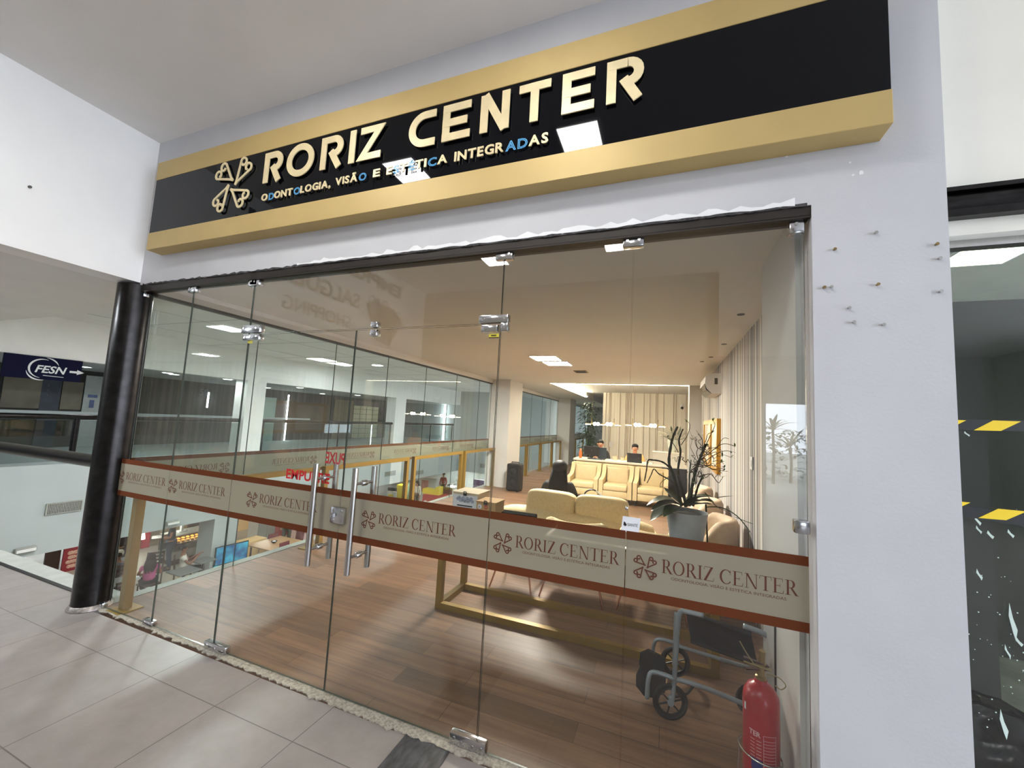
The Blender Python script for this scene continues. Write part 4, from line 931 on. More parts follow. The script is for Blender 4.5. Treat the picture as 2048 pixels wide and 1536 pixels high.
# right wall items
t = thing('air_conditioner', 'white split air conditioner high on the striped wall', 'air conditioner', (.64, 6.85, 2.14))
q = MB(); q.prism([(XRW, 2.15), (XRW, 2.44), (XRW-.17, 2.44), (XRW-.205, 2.40), (XRW-.215, 2.30), (XRW-.19, 2.22), (XRW-.13, 2.15)], .90, lambda u, v, d: Vector((u, 6.40+d, v))); q.build('case', WHITE, t)
q = MB(); q.prism([(XRW-.195, 2.215), (XRW-.215, 2.29), (XRW-.219, 2.29), (XRW-.200, 2.205), (XRW-.13, 2.146), (XRW-.127, 2.151)], .86, lambda u, v, d: Vector((u, 6.42+d, v))); q.build('outlet_flap', GLOSSBLACK, t)
q = MB(); q.box(XRW-.09, XRW-.05, 6.395, 6.40, 2.28, 2.37); q.build('side_label', GREYLETTER, t)
t = thing('picture_frame', 'gold framed pair of prints on the striped wall', 'picture', (XRW, 7.5, 1.0)); z0, z1, y0, y1 = 1.0, 1.79, 6.42, 8.55
q = MB(); X0, X1 = XRW-.055, XRW-.003
for a in ((y0, y0+.09, z0, z1), (y1-.09, y1, z0, z1), (y0+.09, y1-.09, z0, z0+.07), (y0+.09, y1-.09, z1-.07, z1), ((y0+y1)/2-.20, (y0+y1)/2+.10, z0+.07, z1-.07)): q.box(X0, X1, *a)
q.build('frame', FRAMEGOLD, t); q = MB(); q.box(X0+.02, X1, y0+.09, y1-.09, z0+.07, z1-.07); q.build('print', PHOTOART, t)
p0 = onX(1505, 915, XRW); q = MB(); q.box(XRW-.012, XRW, p0.y-.04, p0.y+.04, 1.275, 1.39, .003, 1); o = q.build('switch_plate', WHITE); tag(o, 'white switch plate on the striped wall near the column', 'switch'); q = MB(); q.box(XRW-.016, XRW-.011, p0.y-.015, p0.y+.015, 1.30, 1.36); q.build('rocker', WHITE, o)
p0 = onY(1222, 889, 14.70); q = MB(); q.box(p0.x-.05, p0.x+.05, 14.685, 14.70, p0.z-.08, p0.z+.08, .003, 1); o = q.build('switch_plate', WHITE); tag(o, 'white switch plate on the grooved reception wall', 'switch'); q = MB(); q.box(p0.x-.02, p0.x+.02, 14.68, 14.686, p0.z-.03, p0.z+.03); q.build('rocker', WHITE, o)
t = thing('security_camera', 'small white security camera on the wall above the desk', 'camera', (.58, 13.9, 2.25)); q = MB(); q.tube([(.50, 13.75, 2.30), (.50, 14.0, 2.36)], .05, 14); q.box(.48, .52, 13.98, 14.72, 2.40, 2.43); q.cyl((.50, 13.95, 2.36), (.50, 13.99, 2.42), .02, 8); q.build('housing', WHITE, t, True); q = MB(); q.ell((.50, 13.73, 2.29), (.045, .03, .045), 12, 8); q.build('lens', BLACK, t, True)
for i, (px, py) in enumerate(((1498, 628), (1460, 688), (1432, 714), (1413, 723))):
    p = onZ(px, py, IZ); q = MB(); q.lathe([(0, -.001), (.022, -.001), (.024, -.004), (.03, -.004), (.03, .001)], (p.x-.06, p.y, IZ), 18); o = q.build('ceiling_spot', DARKPROF); tag(o, ['unlit ceiling spot nearest the column', 'second unlit ceiling spot along the striped wall', 'third unlit ceiling spot along the striped wall', 'farthest unlit ceiling spot, near the air conditioner'][i], 'spotlight', 'unlit spots along the striped wall')
# loudspeaker beside the first column
t = thing('loudspeaker', 'black portable loudspeaker on the floor by the first column', 'loudspeaker', (-3.20, 8.82, 0)); q = MB(); q.box(-3.37, -3.05, 8.68, 8.96, .02, .62, .03, 3); q.build('cabinet', BLACK, t); q = MB()
for z, r in ((.20, .10), (.45, .10)): q.lathe([(0, .02), (r*.3, .018), (r*.8, -.004), (r, 0), (r, .012)], (0, 0, 0), 22, M=Matrix.Translation((-3.21, 8.678, z)) @ Matrix.Rotation(PI/2, 4, 'X'))
q.build('driver_cone', RUBBER, t, True); q = MB(); q.tube([(-3.30, 8.82, .61), (-3.30, 8.82, .65), (-3.12, 8.82, .65), (-3.12, 8.82, .61)], .012, 8); q.build('carry_handle', BLACK, t, True); q = MB(); [q.box(x, x+.05, y, y+.05, 0, .02) for x in (-3.35, -3.12) for y in (8.70, 8.89)]; q.build('rubber_feet', RUBBER, t)
# handbag on the sofa beside the woman
t = thing('handbag', 'black handbag with pale strap on the sofa right of the woman', 'bag', (-.83, 5.12, .41)); q = MB(); q.ell((-.83, 5.12, .53), (.15, .07, .13), 20, 10, .6, .6); q.build('bag_body', CLOTH['black'], t, True, 70); q = MB(); q.tube(smoothpts([(-.94, 5.10, .62), (-.91, 5.10, .76), (-.80, 5.10, .80), (-.70, 5.10, .70), (-.70, 5.10, .62)], 6), .009, 8); q.build('black_strap', BLACK, t, True); q = MB(); q.tube(smoothpts([(-.78, 5.08, .795), (-.70, 5.08, .74), (-.66, 5.08, .66)], 6), .010, 8); q.build('pale_strap', PAPER, t, True)

# ================================================================= PEOPLE
def skin_mesh(nodes, edges, root, sub=2):
    bm = bmesh.new(); lay = bm.verts.layers.skin.verify(); vs = {}
    for k, (p, r) in nodes.items():
        v = bm.verts.new(Vector(p)); rx, ry = r if isinstance(r, tuple) else (r, r); v[lay].radius = (rx, ry); v[lay].use_root = (k == root); vs[k] = v
    for a, b in edges: bm.edges.new((vs[a], vs[b]))
    me = bpy.data.meshes.new('tmp'); bm.to_mesh(me); bm.free(); o = bpy.data.objects.new('tmp', me); C.objects.link(o)
    sk = o.modifiers.new('Skin', 'SKIN'); sk.use_smooth_shade = True; sk.branch_smoothing = .6
    sb = o.modifiers.new('Sub', 'SUBSURF'); sb.levels = sub; sb.render_levels = sub
    dg = bpy.context.evaluated_depsgraph_get(); dg.update()
    out = bpy.data.meshes.new_from_object(o.evaluated_get(dg)); bpy.data.objects.remove(o); bpy.data.meshes.remove(me)
    return out
def body_nodes(pose, arm, head_tilt=0, turn=0, lean=0):
    # figure faces -Y; heights for a 1.66 m adult
    n = {}; e = []
    dz = 0 if pose == 'stand' else -.44
    def up(y, z): return (0, y+lean*(z-.92), z+dz)
    n['pelvis'] = (up(.01, .94), (.135, .105)); n['waist'] = (up(.0, 1.07), (.115, .092)); n['chest'] = (up(.005, 1.23), (.135, .105)); n['upper'] = (up(.015, 1.34), (.120, .085))
    n['neck0'] = (up(.012, 1.41), .055); n['neck1'] = (up(-.005, 1.455), .048)
    hy, hz = lean*.6, dz
    ht = head_tilt; hx = math.sin(turn)*.015
    n['jaw'] = ((hx, -.020-ht*.4+hy, 1.495+hz-ht*.15), (.058, .062)); n['face'] = ((hx, -.018-ht*.7+hy, 1.555+hz-ht*.25), (.074, .088)); n['crown'] = ((hx, -.004-ht*.9+hy, 1.615+hz-ht*.35), (.066, .080))
    e += [('pelvis', 'waist'), ('waist', 'chest'), ('chest', 'upper'), ('upper', 'neck0'), ('neck0', 'neck1'), ('neck1', 'jaw'), ('jaw', 'face'), ('face', 'crown')]
    for s, q in ((1, 'l'), (-1, 'r')):
        sh = Vector(up(.02, 1.345))+Vector((s*.165, 0, 0)); n['sh'+q] = (sh, .056)
        el, wr = [Vector(v) for v in arm(s)]; n['el'+q] = (el, .040); n['wr'+q] = (wr, .027)
        md = (sh+el)/2; n['ua'+q] = (md, .048); fm = el.lerp(wr, .4); n['fa'+q] = (fm, .038)
        d = (wr-el).normalized(); side = d.cross(Vector((0, 0, 1))); side = side.normalized() if side.length > .1 else Vector((s, 0, 0))
        if side.x*s < 0: side = -side
        pm = wr+d*.065; n['pa'+q] = (pm, (.036, .018))
        e += [('upper', 'sh'+q), ('sh'+q, 'ua'+q), ('ua'+q, 'el'+q), ('el'+q, 'fa'+q), ('fa'+q, 'wr'+q), ('wr'+q, 'pa'+q)]
        nn = d.cross(side); nn = nn if nn.z < 0 else -nn
        for k in range(4):
            o_ = side*(.027-.018*k); ln = (.062, .074, .068, .052)[k]
            a = pm+d*.035+o_; b = a+d*ln*.55+nn*.012; c_ = b+d*ln*.4+nn*.022
            n['f%d0%s' % (k, q)] = (a, .0095); n['f%d1%s' % (k, q)] = (b, .0085); n['f%d2%s' % (k, q)] = (c_, .007)
            e += [('pa'+q, 'f%d0%s' % (k, q)), ('f%d0%s' % (k, q), 'f%d1%s' % (k, q)), ('f%d1%s' % (k, q), 'f%d2%s' % (k, q))]
        a = pm-d*.03-side*.042; b = a+d*.035-side*.018; c_ = b+d*.03-side*.002
        for i, v, r in ((0, a, .012), (1, b, .010), (2, c_, .008)): n['t%d%s' % (i, q)] = (v, r)
        e += [('pa'+q, 't0'+q), ('t0'+q, 't1'+q), ('t1'+q, 't2'+q)]
        if pose == 'stand': leg = [((s*.085, .01, .86), .092), ((s*.095, -.005, .66), .078), ((s*.10, -.01, .47), .056), ((s*.10, .015, .28), .052), ((s*.10, .025, .085), .037), ((s*.105, -.10, .035), .036)]
        else: leg = [((s*.095, -.03, .47), .095), ((s*.105, -.22, .48), .080), ((s*.11, -.41, .475), .058), ((s*.11, -.42, .28), .052), ((s*.11, -.40, .085), .037), ((s*.115, -.52, .035), .036)]
        nm = ['hip', 'thigh', 'knee', 'calf', 'ank', 'toe']; pr = 'pelvis'
        for k, (p, r) in zip(nm, leg): n[k+q] = (p, r); e.append((pr, k+q)); pr = k+q
    return n, e
def sub_nodes(n, e, keep, grow, add=.007):
    return {k: (n[k][0], tuple(x*grow+add for x in n[k][1]) if isinstance(n[k][1], tuple) else n[k][1]*grow+add) for k in keep}, [x for x in e if x[0] in keep and x[1] in keep]
def figure(label, loc, rz, pose, arm, skin, top, bottom, hair='short', hair_mat=HAIRB, sleeves='long', hat=None, scale=1., tilt=0, lean=0, extra=None, sub=2, hl=1.):
    t = thing('person', label, 'person', loc, rz); t.scale = (scale,)*3
    n, e = body_nodes(pose, arm, tilt, 0, lean)
    hid = ['pelvis', 'waist', 'chest', 'upper']+[a+q for a in ('sh', 'ua', 'hip', 'thigh', 'knee')+(('el', 'fa') if sleeves == 'long' else ()) for q in 'lr']
    nb = {k: ((p, tuple(x*.8 for x in r) if isinstance(r, tuple) else r*.8) if k in hid else (p, r)) for k, (p, r) in n.items()}
    me = skin_mesh(nb, e, 'pelvis', sub); m_ = MB(); m_.bm.from_mesh(me); bpy.data.meshes.remove(me)
    F = Vector(n['face'][0]); q0 = len(m_.bm.faces)
    nose = F+Vector((0, -.094, -.008)); m_.ell(nose, (.013, .020, .022), 10, 6)
    for s in (1, -1):
        m_.ell(F+Vector((s*.078, .012, -.005)), (.012, .022, .032), 10, 6)
    m_.mi = 1
    for s in (1, -1): m_.ell(F+Vector((s*.031, -.079, .014)), (.013, .008, .008), 10, 6)
    m_.mi = 2
    for s in (1, -1):
        m_.ell(F+Vector((s*.031, -.086, .014)), (.006, .004, .006), 8, 6); m_.ell(F+Vector((s*.031, -.082, .036)), (.018, .006, .004), 8, 6)
    m_.mi = 3; m_.ell(F+Vector((0, -.083, -.046)), (.024, .008, .007), 10, 6); m_.mi = 0
    for f in m_.bm.faces: f.smooth = True
    m_.build('body', [skin, EYEW, HAIRB, LIPS], t, True, 180, world=False, recalc=False)
    K = ['pelvis', 'waist', 'chest', 'upper']+['sh'+q for q in 'lr']+['ua'+q for q in 'lr']
    if sleeves == 'long': K += [a+q for a in ('el', 'fa', 'wr') for q in 'lr']
    a, b = sub_nodes(n, e, K, 1.17, .010); me = skin_mesh(a, b, 'pelvis', sub); m_ = MB(); m_.bm.from_mesh(me); bpy.data.meshes.remove(me); m_.build('top', top, t, True, 180, world=False, recalc=False)
    K = ['pelvis']+[a+q for a in ('hip', 'thigh', 'knee', 'calf', 'ank') for q in 'lr']
    a, b = sub_nodes(n, e, K, 1.12); me = skin_mesh(a, b, 'pelvis', sub); m_ = MB(); m_.bm.from_mesh(me); bpy.data.meshes.remove(me); m_.build('trousers', bottom, t, True, 180, world=False, recalc=False)
    for q in 'lr':
        A, T_ = Vector(n['ank'+q][0]), Vector(n['toe'+q][0]); m_ = MB(); c_ = A.lerp(T_, .55); m_.ell((c_.x, c_.y, .045), (.05, .135, .05), 14, 8, .7, .8); m_.build('shoe', BLACK, t, True, 180, world=False)
    cr = Vector(n['crown'][0]); m_ = MB()
    if hair == 'short': m_.ell((F.x, F.y+.032, F.z+.046), (.087, .096, .084), 18, 10)
    elif hair == 'bun':
        m_.ell((F.x, F.y+.032, F.z+.048), (.086, .094, .078), 18, 10); m_.ell((F.x, F.y+.125, F.z+.03), (.045, .04, .045), 12, 8)
    elif hair == 'long':
        m_.ell((F.x, F.y+.028, F.z+.028), (.108, .110, .100), 20, 12)
        pts = [(F.x, F.y+.05, F.z+.02), (F.x, F.y+.085, F.z-.08*hl), (F.x, F.y+.115, F.z-.18*hl), (F.x, F.y+.135, F.z-.30*hl), (F.x, F.y+.13, F.z-.42*hl), (F.x, F.y+.12, F.z-.50*hl)]
        prof = [(math.cos(2*PI*k/14), math.sin(2*PI*k/14)) for k in range(14)]
        m_.sweep([(c_*.118, s_*.05) for c_, s_ in prof], pts, n_up=Vector((0, 1, 0)), scale=[(.85, 1.0), (1.0, 1.1), (1.12, 1.1), (1.2, 1), (1.05, .9), (.55, .5)])
        for k in range(26):
            x0 = F.x+random.uniform(-.1, .1); z0 = F.z-random.uniform(.0, .1); m_.tube([(x0*.9, F.y+.09, z0), (x0*1.1, F.y+.13, z0-.15*hl), (x0*1.15, F.y+.165, z0-.3*hl), (x0, F.y+.155, z0-.45*hl)], [.014, .016, .014, .004], 6)
    m_.build('hair', hair_mat, t, True, 180, world=False)
    if hat is not None:
        m_ = MB(); m_.lathe([(.10, -.01), (.104, .02), (.098, .07), (.07, .105), (0, .118)], (F.x, F.y+.01, F.z+.035), 20); m_.build('cap', hat, t, True, 180, world=False)
    if extra: extra(t, n)
    return t
def arm_desk(s): return ((s*.23, -.10, .68), (s*.14, -.33, .76))
def arm_lap(s): return ((s*.24, -.06, .67), (s*.12, -.28, .62))
def arm_down(s): return ((s*.235, .03, 1.09), (s*.245, -.05, .86))
def arm_tray(s): return ((s*.23, -.02, 1.09), (s*.13, -.27, 1.08))
def arm_phone(s): return ((s*.24, -.10, .70), (s*.07, -.30, .88))
figure('woman with long black hair in a black top, seated on the sofa facing away', (-1.30, 5.28, -.06), PI+.06, 'sit', arm_lap, SKIN2, CLOTH['black'], CLOTH['navy'], 'long', lean=-.06, scale=.95, tilt=.03)
figure('receptionist with tied dark hair in an orange top behind the open laptop', (-.70, 10.80, 0), 0, 'sit', arm_desk, SKIN1, CLOTH['orange'], CLOTH['black'], 'bun', tilt=.055, lean=.05, scale=.97)
figure('receptionist with dark hair in a black top behind the monitor', (-1.60, 10.98, 0), .1, 'sit', arm_desk, SKIN1, CLOTH['black'], CLOTH['black'], 'bun', tilt=.05, lean=.04, scale=1.0)
def office_chair(loc, label):
    t = thing('office_chair', label, 'chair', loc); q = MB(); q.box(-.23, .23, -.22, .22, .42, .48, .03, 3); q.build('seat', BLACK, t, True, world=False); q = MB(); q.obox((-.06, .27, .68), (.36, .05, .36), Euler((-.1, 0, 0)), .03, 3); q.build('backrest', BLACK, t, True, world=False)
    q = MB(); q.cyl((0, 0, .06), (0, 0, .43), .03, 10); q.tube([(0, .22, .44), (0, .27, .55)], .02, 8); q.build('column', BLACK, t, world=False)
    for k in range(5): a = 2*PI*k/5; q = MB(); q.tube([(0, 0, .09), (.28*math.cos(a), .28*math.sin(a), .055)], [.025, .018], 8); l_ = q.build('leg', BLACK, t, world=False); q = MB(); q.ell((.28*math.cos(a), .28*math.sin(a), .028), (.028, .028, .028), 10, 6); q.build('castor', RUBBER, l_, True, world=False)
office_chair((-.72, 10.90, 0), 'black office chair of the woman in orange'); office_chair((-1.58, 11.10, 0), 'black office chair behind the black monitor')

# ================================================================= PLANTS
def leaf(m_, base, d, ln, wd, droop=.3, n=7, up=Vector((0, 0, 1)), fold=.25):
    base = Vector(base); d = Vector(d).normalized(); sd = d.cross(up); sd = sd.normalized() if sd.length > .05 else Vector((1, 0, 0)); nu = sd.cross(d); L, Rr, Mm = [], [], []
    for i in range(n+1):
        t = i/n; p = base+d*ln*t+Vector((0, 0, -droop*ln*t*t)); h = wd*math.sin(PI*min(1, t*.94+.06))**.75*(1-.25*t)
        if i == n: h = .001
        Mm.append(m_.bm.verts.new(p)); L.append(m_.bm.verts.new(p+sd*h+nu*h*fold)); Rr.append(m_.bm.verts.new(p-sd*h+nu*h*fold))
    for i in range(n):
        m_.face([L[i], Mm[i], Mm[i+1], L[i+1]]); m_.face([Mm[i], Rr[i], Rr[i+1], Mm[i+1]])
YP = 3.34
pp = onY(1373, 1022, YP); pot_x, pot_z = pp.x, pp.z
pot = thing('potted_plant', 'pale grey pot with twisted dark branches and large green leaves on the console', 'plant', (pot_x, YP, cz))
hgt = pot_z-cz
q = MB(); q.lathe([(0, .001), (.098, .001), (.106, .012), (.145, hgt-.01), (.148, hgt), (.140, hgt), (.134, hgt-.03), (0, hgt-.03)], (pot_x, YP, cz), 36); q.build('pot', POT, pot, True, 40)
q = MB(); q.lathe([(.136, hgt-.03), (.08, hgt-.018), (0, hgt-.012)], (pot_x, YP, cz), 24); q.build('soil', SOIL, pot, True)
def br(pts, r0, r1, mat, name, dys):
    w_ = [onY(px, py, YP)+Vector((0, 0, 0)) for px, py in pts]
    out = []
    for i, (px, py) in enumerate(pts): out.append(onY(px, py, YP+dys*(i/(len(pts)-1))+.012*math.sin(i*2.3)))
    sm = smoothpts(out, 5); n = len(sm); m_ = MB(); m_.tube(sm, [(r0+(r1-r0)*i/(n-1))*(1+.16*math.sin(i*2.1)) for i in range(n)], 8); o = m_.build(name, mat, pot, True, 180); return sm
main = [([(1364, 1012), (1356, 985), (1347, 950), (1338, 925), (1342, 890), (1348, 868), (1355, 854)], .013, .008, 0.02),
        ([(1372, 1014), (1366, 985), (1356, 945), (1361, 905), (1358, 880), (1366, 858)], .012, .005, .10),
        ([(1378, 1012), (1384, 975), (1392, 940), (1402, 912), (1412, 888)], .013, .008, -.05),
        ([(1386, 1012), (1391, 990), (1397, 970), (1406, 952)], .009, .006, -.10),
        ([(1350, 955), (1342, 938), (1325, 924), (1305, 920), (1296, 921), (1293, 940), (1289, 962)], .008, .004, -.08),
        ([(1352, 970), (1340, 960), (1318, 948), (1308, 938), (1302, 950), (1294, 966)], .006, .003, .06),
        ([(1374, 1012), (1378, 985), (1379, 950), (1382, 920)], .008, .004, .12)]
for pts, r0, r1, dy in main: br(pts, r0*1.0, r1, BARK, 'branch', dy)
rr = random.Random(21); twl = MB()
ends = []
for k in range(26):
    px, py = rr.choice([(1400, 915), (1392, 935), (1380, 940), (1404, 900), (1398, 950), (1370, 920), (1390, 965)]); tx, ty = px+rr.uniform(-25, 60), py+rr.uniform(-55, 35)
    n = 7; pts = []
    for i in range(n+1):
        t_ = i/n; pts.append(onY(px+(tx-px)*t_+rr.uniform(-5, 5), py+(ty-py)*t_+rr.uniform(-6, 6), YP-.05+rr.uniform(-.02, .02)+(k % 5-2)*.05*t_))
    sm = smoothpts(pts, 3); m_ = MB(); m_.tube(sm, [.0032*(1-.6*i/(len(sm)-1)) for i in range(len(sm))], 5); m_.build('curly_twig', TWIG, pot, True, 180); ends.append(sm[-1])
for pts, dy in (([(1400, 920), (1420, 905), (1440, 890), (1455, 888), (1470, 893)], .0), ([(1402, 930), (1425, 912), (1448, 902), (1462, 903)], .04), ([(1398, 955), (1420, 948), (1436, 965), (1442, 960), (1446, 954)], -.05), ([(1404, 900), (1412, 880), (1416, 868), (1425, 865)], .05), ([(1385, 935), (1400, 925), (1425, 938), (1448, 936)], -.02), ([(1412, 890), (1422, 868), (1430, 850), (1426, 842)], .02), ([(1404, 905), (1405, 882), (1401, 872)], .02), ([(1357, 905), (1345, 885), (1334, 875)], 0), ([(1356, 940), (1335, 955), (1322, 965), (1320, 975)], .04), ([(1362, 890), (1375, 870), (1380, 850), (1372, 840)], .08), ([(1410, 985), (1430, 1010), (1446, 1020)], .0)):
    out = [onY(px, py, YP+dy*i/(len(pts)-1)) for i, (px, py) in enumerate(pts)]; sm = smoothpts(out, 5); m_ = MB(); m_.tube(sm, [.0034*(1-.5*i/(len(sm)-1)) for i in range(len(sm))], 5); m_.build('curly_twig', TWIG, pot, True, 180); ends.append(sm[-1])
for i, p in enumerate(ends):
    if i % 2 and i < 26: continue
    m_ = MB()
    for k in range(2): leaf(m_, p, (rr.uniform(-1, 1), rr.uniform(-.6, .6), rr.uniform(-.3, .9)), .036, .0075, .2, 4)
    m_.build('small_leaf', LEAF2 if i % 3 else LEAF, pot, True, 180)
def bigleaf(px0, py0, px1, py1, wd, dy, droop, mat=LEAF):
    a = onY(px0, py0, YP); b = onY(px1, py1, YP+dy); d = b-a; ln = d.length; d = d+Vector((0, 0, droop*ln)); m_ = MB(); leaf(m_, a, d, ln, wd, droop, 9); m_.build('large_leaf', mat, pot, True, 180)
bigleaf(1358, 1010, 1282, 1004, .10, -.06, .6); bigleaf(1356, 1012, 1304, 1041, .085, -.17, .25); bigleaf(1360, 1010, 1300, 1022, .08, -.12, .5); bigleaf(1358, 1012, 1328, 1034, .06, -.22, .2); bigleaf(1368, 1008, 1440, 988, .095, -.06, .35); bigleaf(1372, 1010, 1436, 1002, .085, -.18, .3); bigleaf(1372, 1014, 1425, 1008, .06, -.24, .15); bigleaf(1374, 1008, 1420, 985, .07, .08, .4); bigleaf(1362, 1008, 1328, 975, .05, .10, .0); bigleaf(1378, 1010, 1410, 1000, .05, .16, .3); bigleaf(1352, 1008, 1312, 1006, .05, .12, .4)
bigleaf(1430, 996, 1468, 992, .022, -.05, .0); bigleaf(1352, 1000, 1330, 980, .016, .0, -.1)
sm = smoothpts([onY(px, py, YP-.12) for px, py in ((1410, 1014), (1435, 1014), (1455, 1020), (1475, 1033), (1490, 1050), (1500, 1064))], 5)
m_ = MB(); m_.tube(sm, [.004]*len(sm), 6)
for i in range(4, len(sm)-3, 3):
    leaf(m_, sm[i], (sm[i+1]-sm[i]), .06, .011, .1, 4)
m_.build('trailing_blade', LEAF, pot, True, 180)
sm = smoothpts([onY(px, py, YP-.14) for px, py in ((1470, 1034), (1485, 1040), (1506, 1048))], 4); m_ = MB(); m_.tube(sm, .002, 5); m_.build('thin_blade', LEAF, pot, True, 180)
p0 = onY(1413, 1018, 3.47); q = MB(); q.tube([(p0.x+.012, 3.50, cz), (p0.x-.002, 3.50, p0.z+.03)], .006, 8); o = q.build('dark_rod', BLACK); tag(o, 'thin black rod standing just right of the grey pot', 'stake')  # dark line beside the pot, drawn as a thin upright rod
# vase with dried grass and palm leaves on the raised counter
vz = 1.062; vx = .17; t = thing('vase', 'white vase of pale dried grass and dark palm fronds on the raised counter', 'vase', (vx, 10.18, vz))
q = MB(); q.lathe([(0, .0), (.055, .0), (.085, .10), (.11, .26), (.105, .30), (.095, .30), (.08, .1), (0, .02)], (vx, 10.18, vz), 22); q.build('vase_body', P('pale green white glass', rgb(214, 220, 204), .2, var=.05), t, True)
q = MB(); rr = random.Random(9)
for k in range(46):
    a = rr.uniform(0, 2*PI); sp = rr.uniform(.05, .5); ln = rr.uniform(.25, .5); q.tube([(vx, 10.18, vz+.2), (vx+math.cos(a)*sp*.3, 10.18+math.sin(a)*sp*.2, vz+.2+ln*.6), (vx+math.cos(a)*sp-.05, 10.18+math.sin(a)*sp*.5, vz+.12+ln)], [.004, .008, .001], 5)
o = q.build('dried_grass', PAMPAS, t, True); o['kind'] = 'stuff'
for k in range(7):
    a = R(20+k*24); d = Vector((math.cos(a), .2*math.sin(k*3), math.sin(a))); q = MB(); b0 = Vector((vx+.08, 10.18, vz+.28)); q.tube([b0, b0+d*.28], [.006, .003], 5)
    for i in range(6):
        for s in (-1, 1): leaf(q, b0+d*(.10+.032*i), d+Vector((s*.5*d.z, 0, -s*.5*d.x)), .14, .012, .25, 4)
    q.build('palm_frond', LEAF, t, True, 180)
# tall plant in the passage beyond the desk
tx, ty = -2.45, 14.0; t = thing('tall_plant', 'tall dark green bushy plant in the passage left of the reception wall', 'plant', (tx, ty, 0))
q = MB(); q.lathe([(0, 0), (.17, 0), (.21, .38), (.22, .40), (.19, .40), (.17, .34), (0, .34)], (tx, ty, 0), 24); q.build('pot', WHITE, t, True); q = MB(); rr = random.Random(31)
for k in range(7): a = 2*PI*k/7; q.tube([(tx, ty, .34), (tx+.1*math.cos(a), ty+.1*math.sin(a), 1.2), (tx+.22*math.cos(a), ty+.22*math.sin(a), 2.0)], [.015, .012, .005], 6)
q.build('stem', BARK, t, True); q = MB()
for k in range(520):
    z = rr.uniform(.75, 2.35); r = rr.uniform(.02, .36)*(1.1-.35*abs(z-1.4)); a = rr.uniform(0, 2*PI); leaf(q, (tx+r*math.cos(a), ty+r*math.sin(a), z), (math.cos(a)+rr.uniform(-.5, .5), math.sin(a)+rr.uniform(-.5, .5), rr.uniform(-.2, .8)), rr.uniform(.12, .22), .03, .5, 4)
q.build('foliage', LEAF, t, True, 180)

# ================================================================= WALKER / WHEELED CHAIR AND EXTINGUISHER
YWK = 2.56
wk = thing('wheeled_walker', 'folded grey tube walking frame with black seat and wheels behind the right pane', 'walker', (.2, 2.75, 0))
def ft(pts, y, r=.0125, mat=GREYTUBE, name='frame_tube', dys=None):
    out = [onY(px, py, y+(dys[i] if dys else 0)) for i, (px, py) in enumerate(pts)]; sm = smoothpts(out, 5); m_ = MB(); m_.tube(sm, r, 12); return m_.build(name, mat, wk, True, 180)
wc = onY(1340, 1425, YWK); gz = -.0
def wheel(x, y, z, r, parent=wk, rot=0.0):
    m_ = MB(); M_ = Matrix.Translation((x, y, z)) @ Matrix.Rotation(rot, 4, 'Z')
    ring = lambda R_, t_: [M_ @ Vector((R_*math.cos(a), t_, R_*math.sin(a))) for a in [2*PI*k/28 for k in range(29)]]
    m_.tube(ring(r-.012, 0), .012, 10, False); o = m_.build('wheel', RUBBER, parent, True)
    m_ = MB(); m_.tube(ring(r-.028, 0), .006, 8, False)
    for k in range(6): a = 2*PI*k/6+.3; m_.tube([M_ @ Vector((.012*math.cos(a), 0, .012*math.sin(a))), M_ @ Vector(((r-.026)*math.cos(a), 0, (r-.026)*math.sin(a)))], .005, 6)
    m_.build('spokes', BLACK, o, True); m_ = MB(); m_.cyl(M_ @ Vector((0, -.018, 0)), M_ @ Vector((0, .018, 0)), .016, 14); m_.build('hub', GREYTUBE, o, True)
    return o
WR_ = .095
wheel(wc.x, YWK, WR_, WR_, rot=.25)
w2_ = onY(1350, 1330, 3.0); wheel(w2_.x, 2.99, WR_, WR_, rot=.25)
w3_ = onY(1500, 1375, 2.72); wheel(w3_.x+.02, 2.80, WR_*.9, WR_*.9, rot=.25)
P0 = Vector((wc.x-.0, YWK, 0)); 
def tub(name, pts, r=.0125, mat=GREYTUBE, par=None): m_ = MB(); m_.tube(smoothpts(pts, 5) if len(pts) > 2 else pts, r, 12); return m_.build(name, mat, par or wk, True, 180)
A = onY(1345, 1398, YWK); B = onY(1352, 1310, YWK); Cc = onY(1357, 1240, YWK); Dd = onY(1366, 1222, YWK); Ee = onY(1407, 1231, YWK)
tub('upright_tube', [(wc.x, YWK, WR_+.03), A, B, Cc, Vector((Cc.x+.012, YWK, Dd.z-.002)), Dd, Ee])
f1 = onY(1294, 1396, YWK-.02); f2 = onY(1297, 1358, YWK-.02); f3 = onY(1308, 1344, YWK-.01); f4 = onY(1350, 1358, YWK)
tub('footrest_tube', [f1, f2, f3, f4]); 
g = [onY(px, py, YWK+.01) for px, py in ((1350, 1358), (1400, 1372), (1488, 1408))]; tub('lower_side_tube', g)
h = [onY(px, py, YWK+.34) for px, py in ((1306, 1312), (1308, 1288), (1318, 1278), (1350, 1286), (1360, 1292))]; tub('rear_footrest_tube', h, .011)
u = [onY(px, py, YWK+.34) for px, py in ((1352, 1225), (1350, 1290), (1348, 1330))]; tub('rear_upright_tube', u)
g2_ = [onY(px, py, YWK+.30) for px, py in ((1350, 1290), (1420, 1312), (1500, 1336))]; tub('rear_side_tube', g2_, .011)
hd = [onY(px, py, YWK+.05) for px, py in ((1487, 1252), (1515, 1262), (1536, 1272))]; tub('arm_tube', hd, .014); 
kk = [onY(px, py, YWK+.02) for px, py in ((1346, 1394), (1372, 1388), (1388, 1370))]; tub('brake_lever', kk, .007, BLACK)
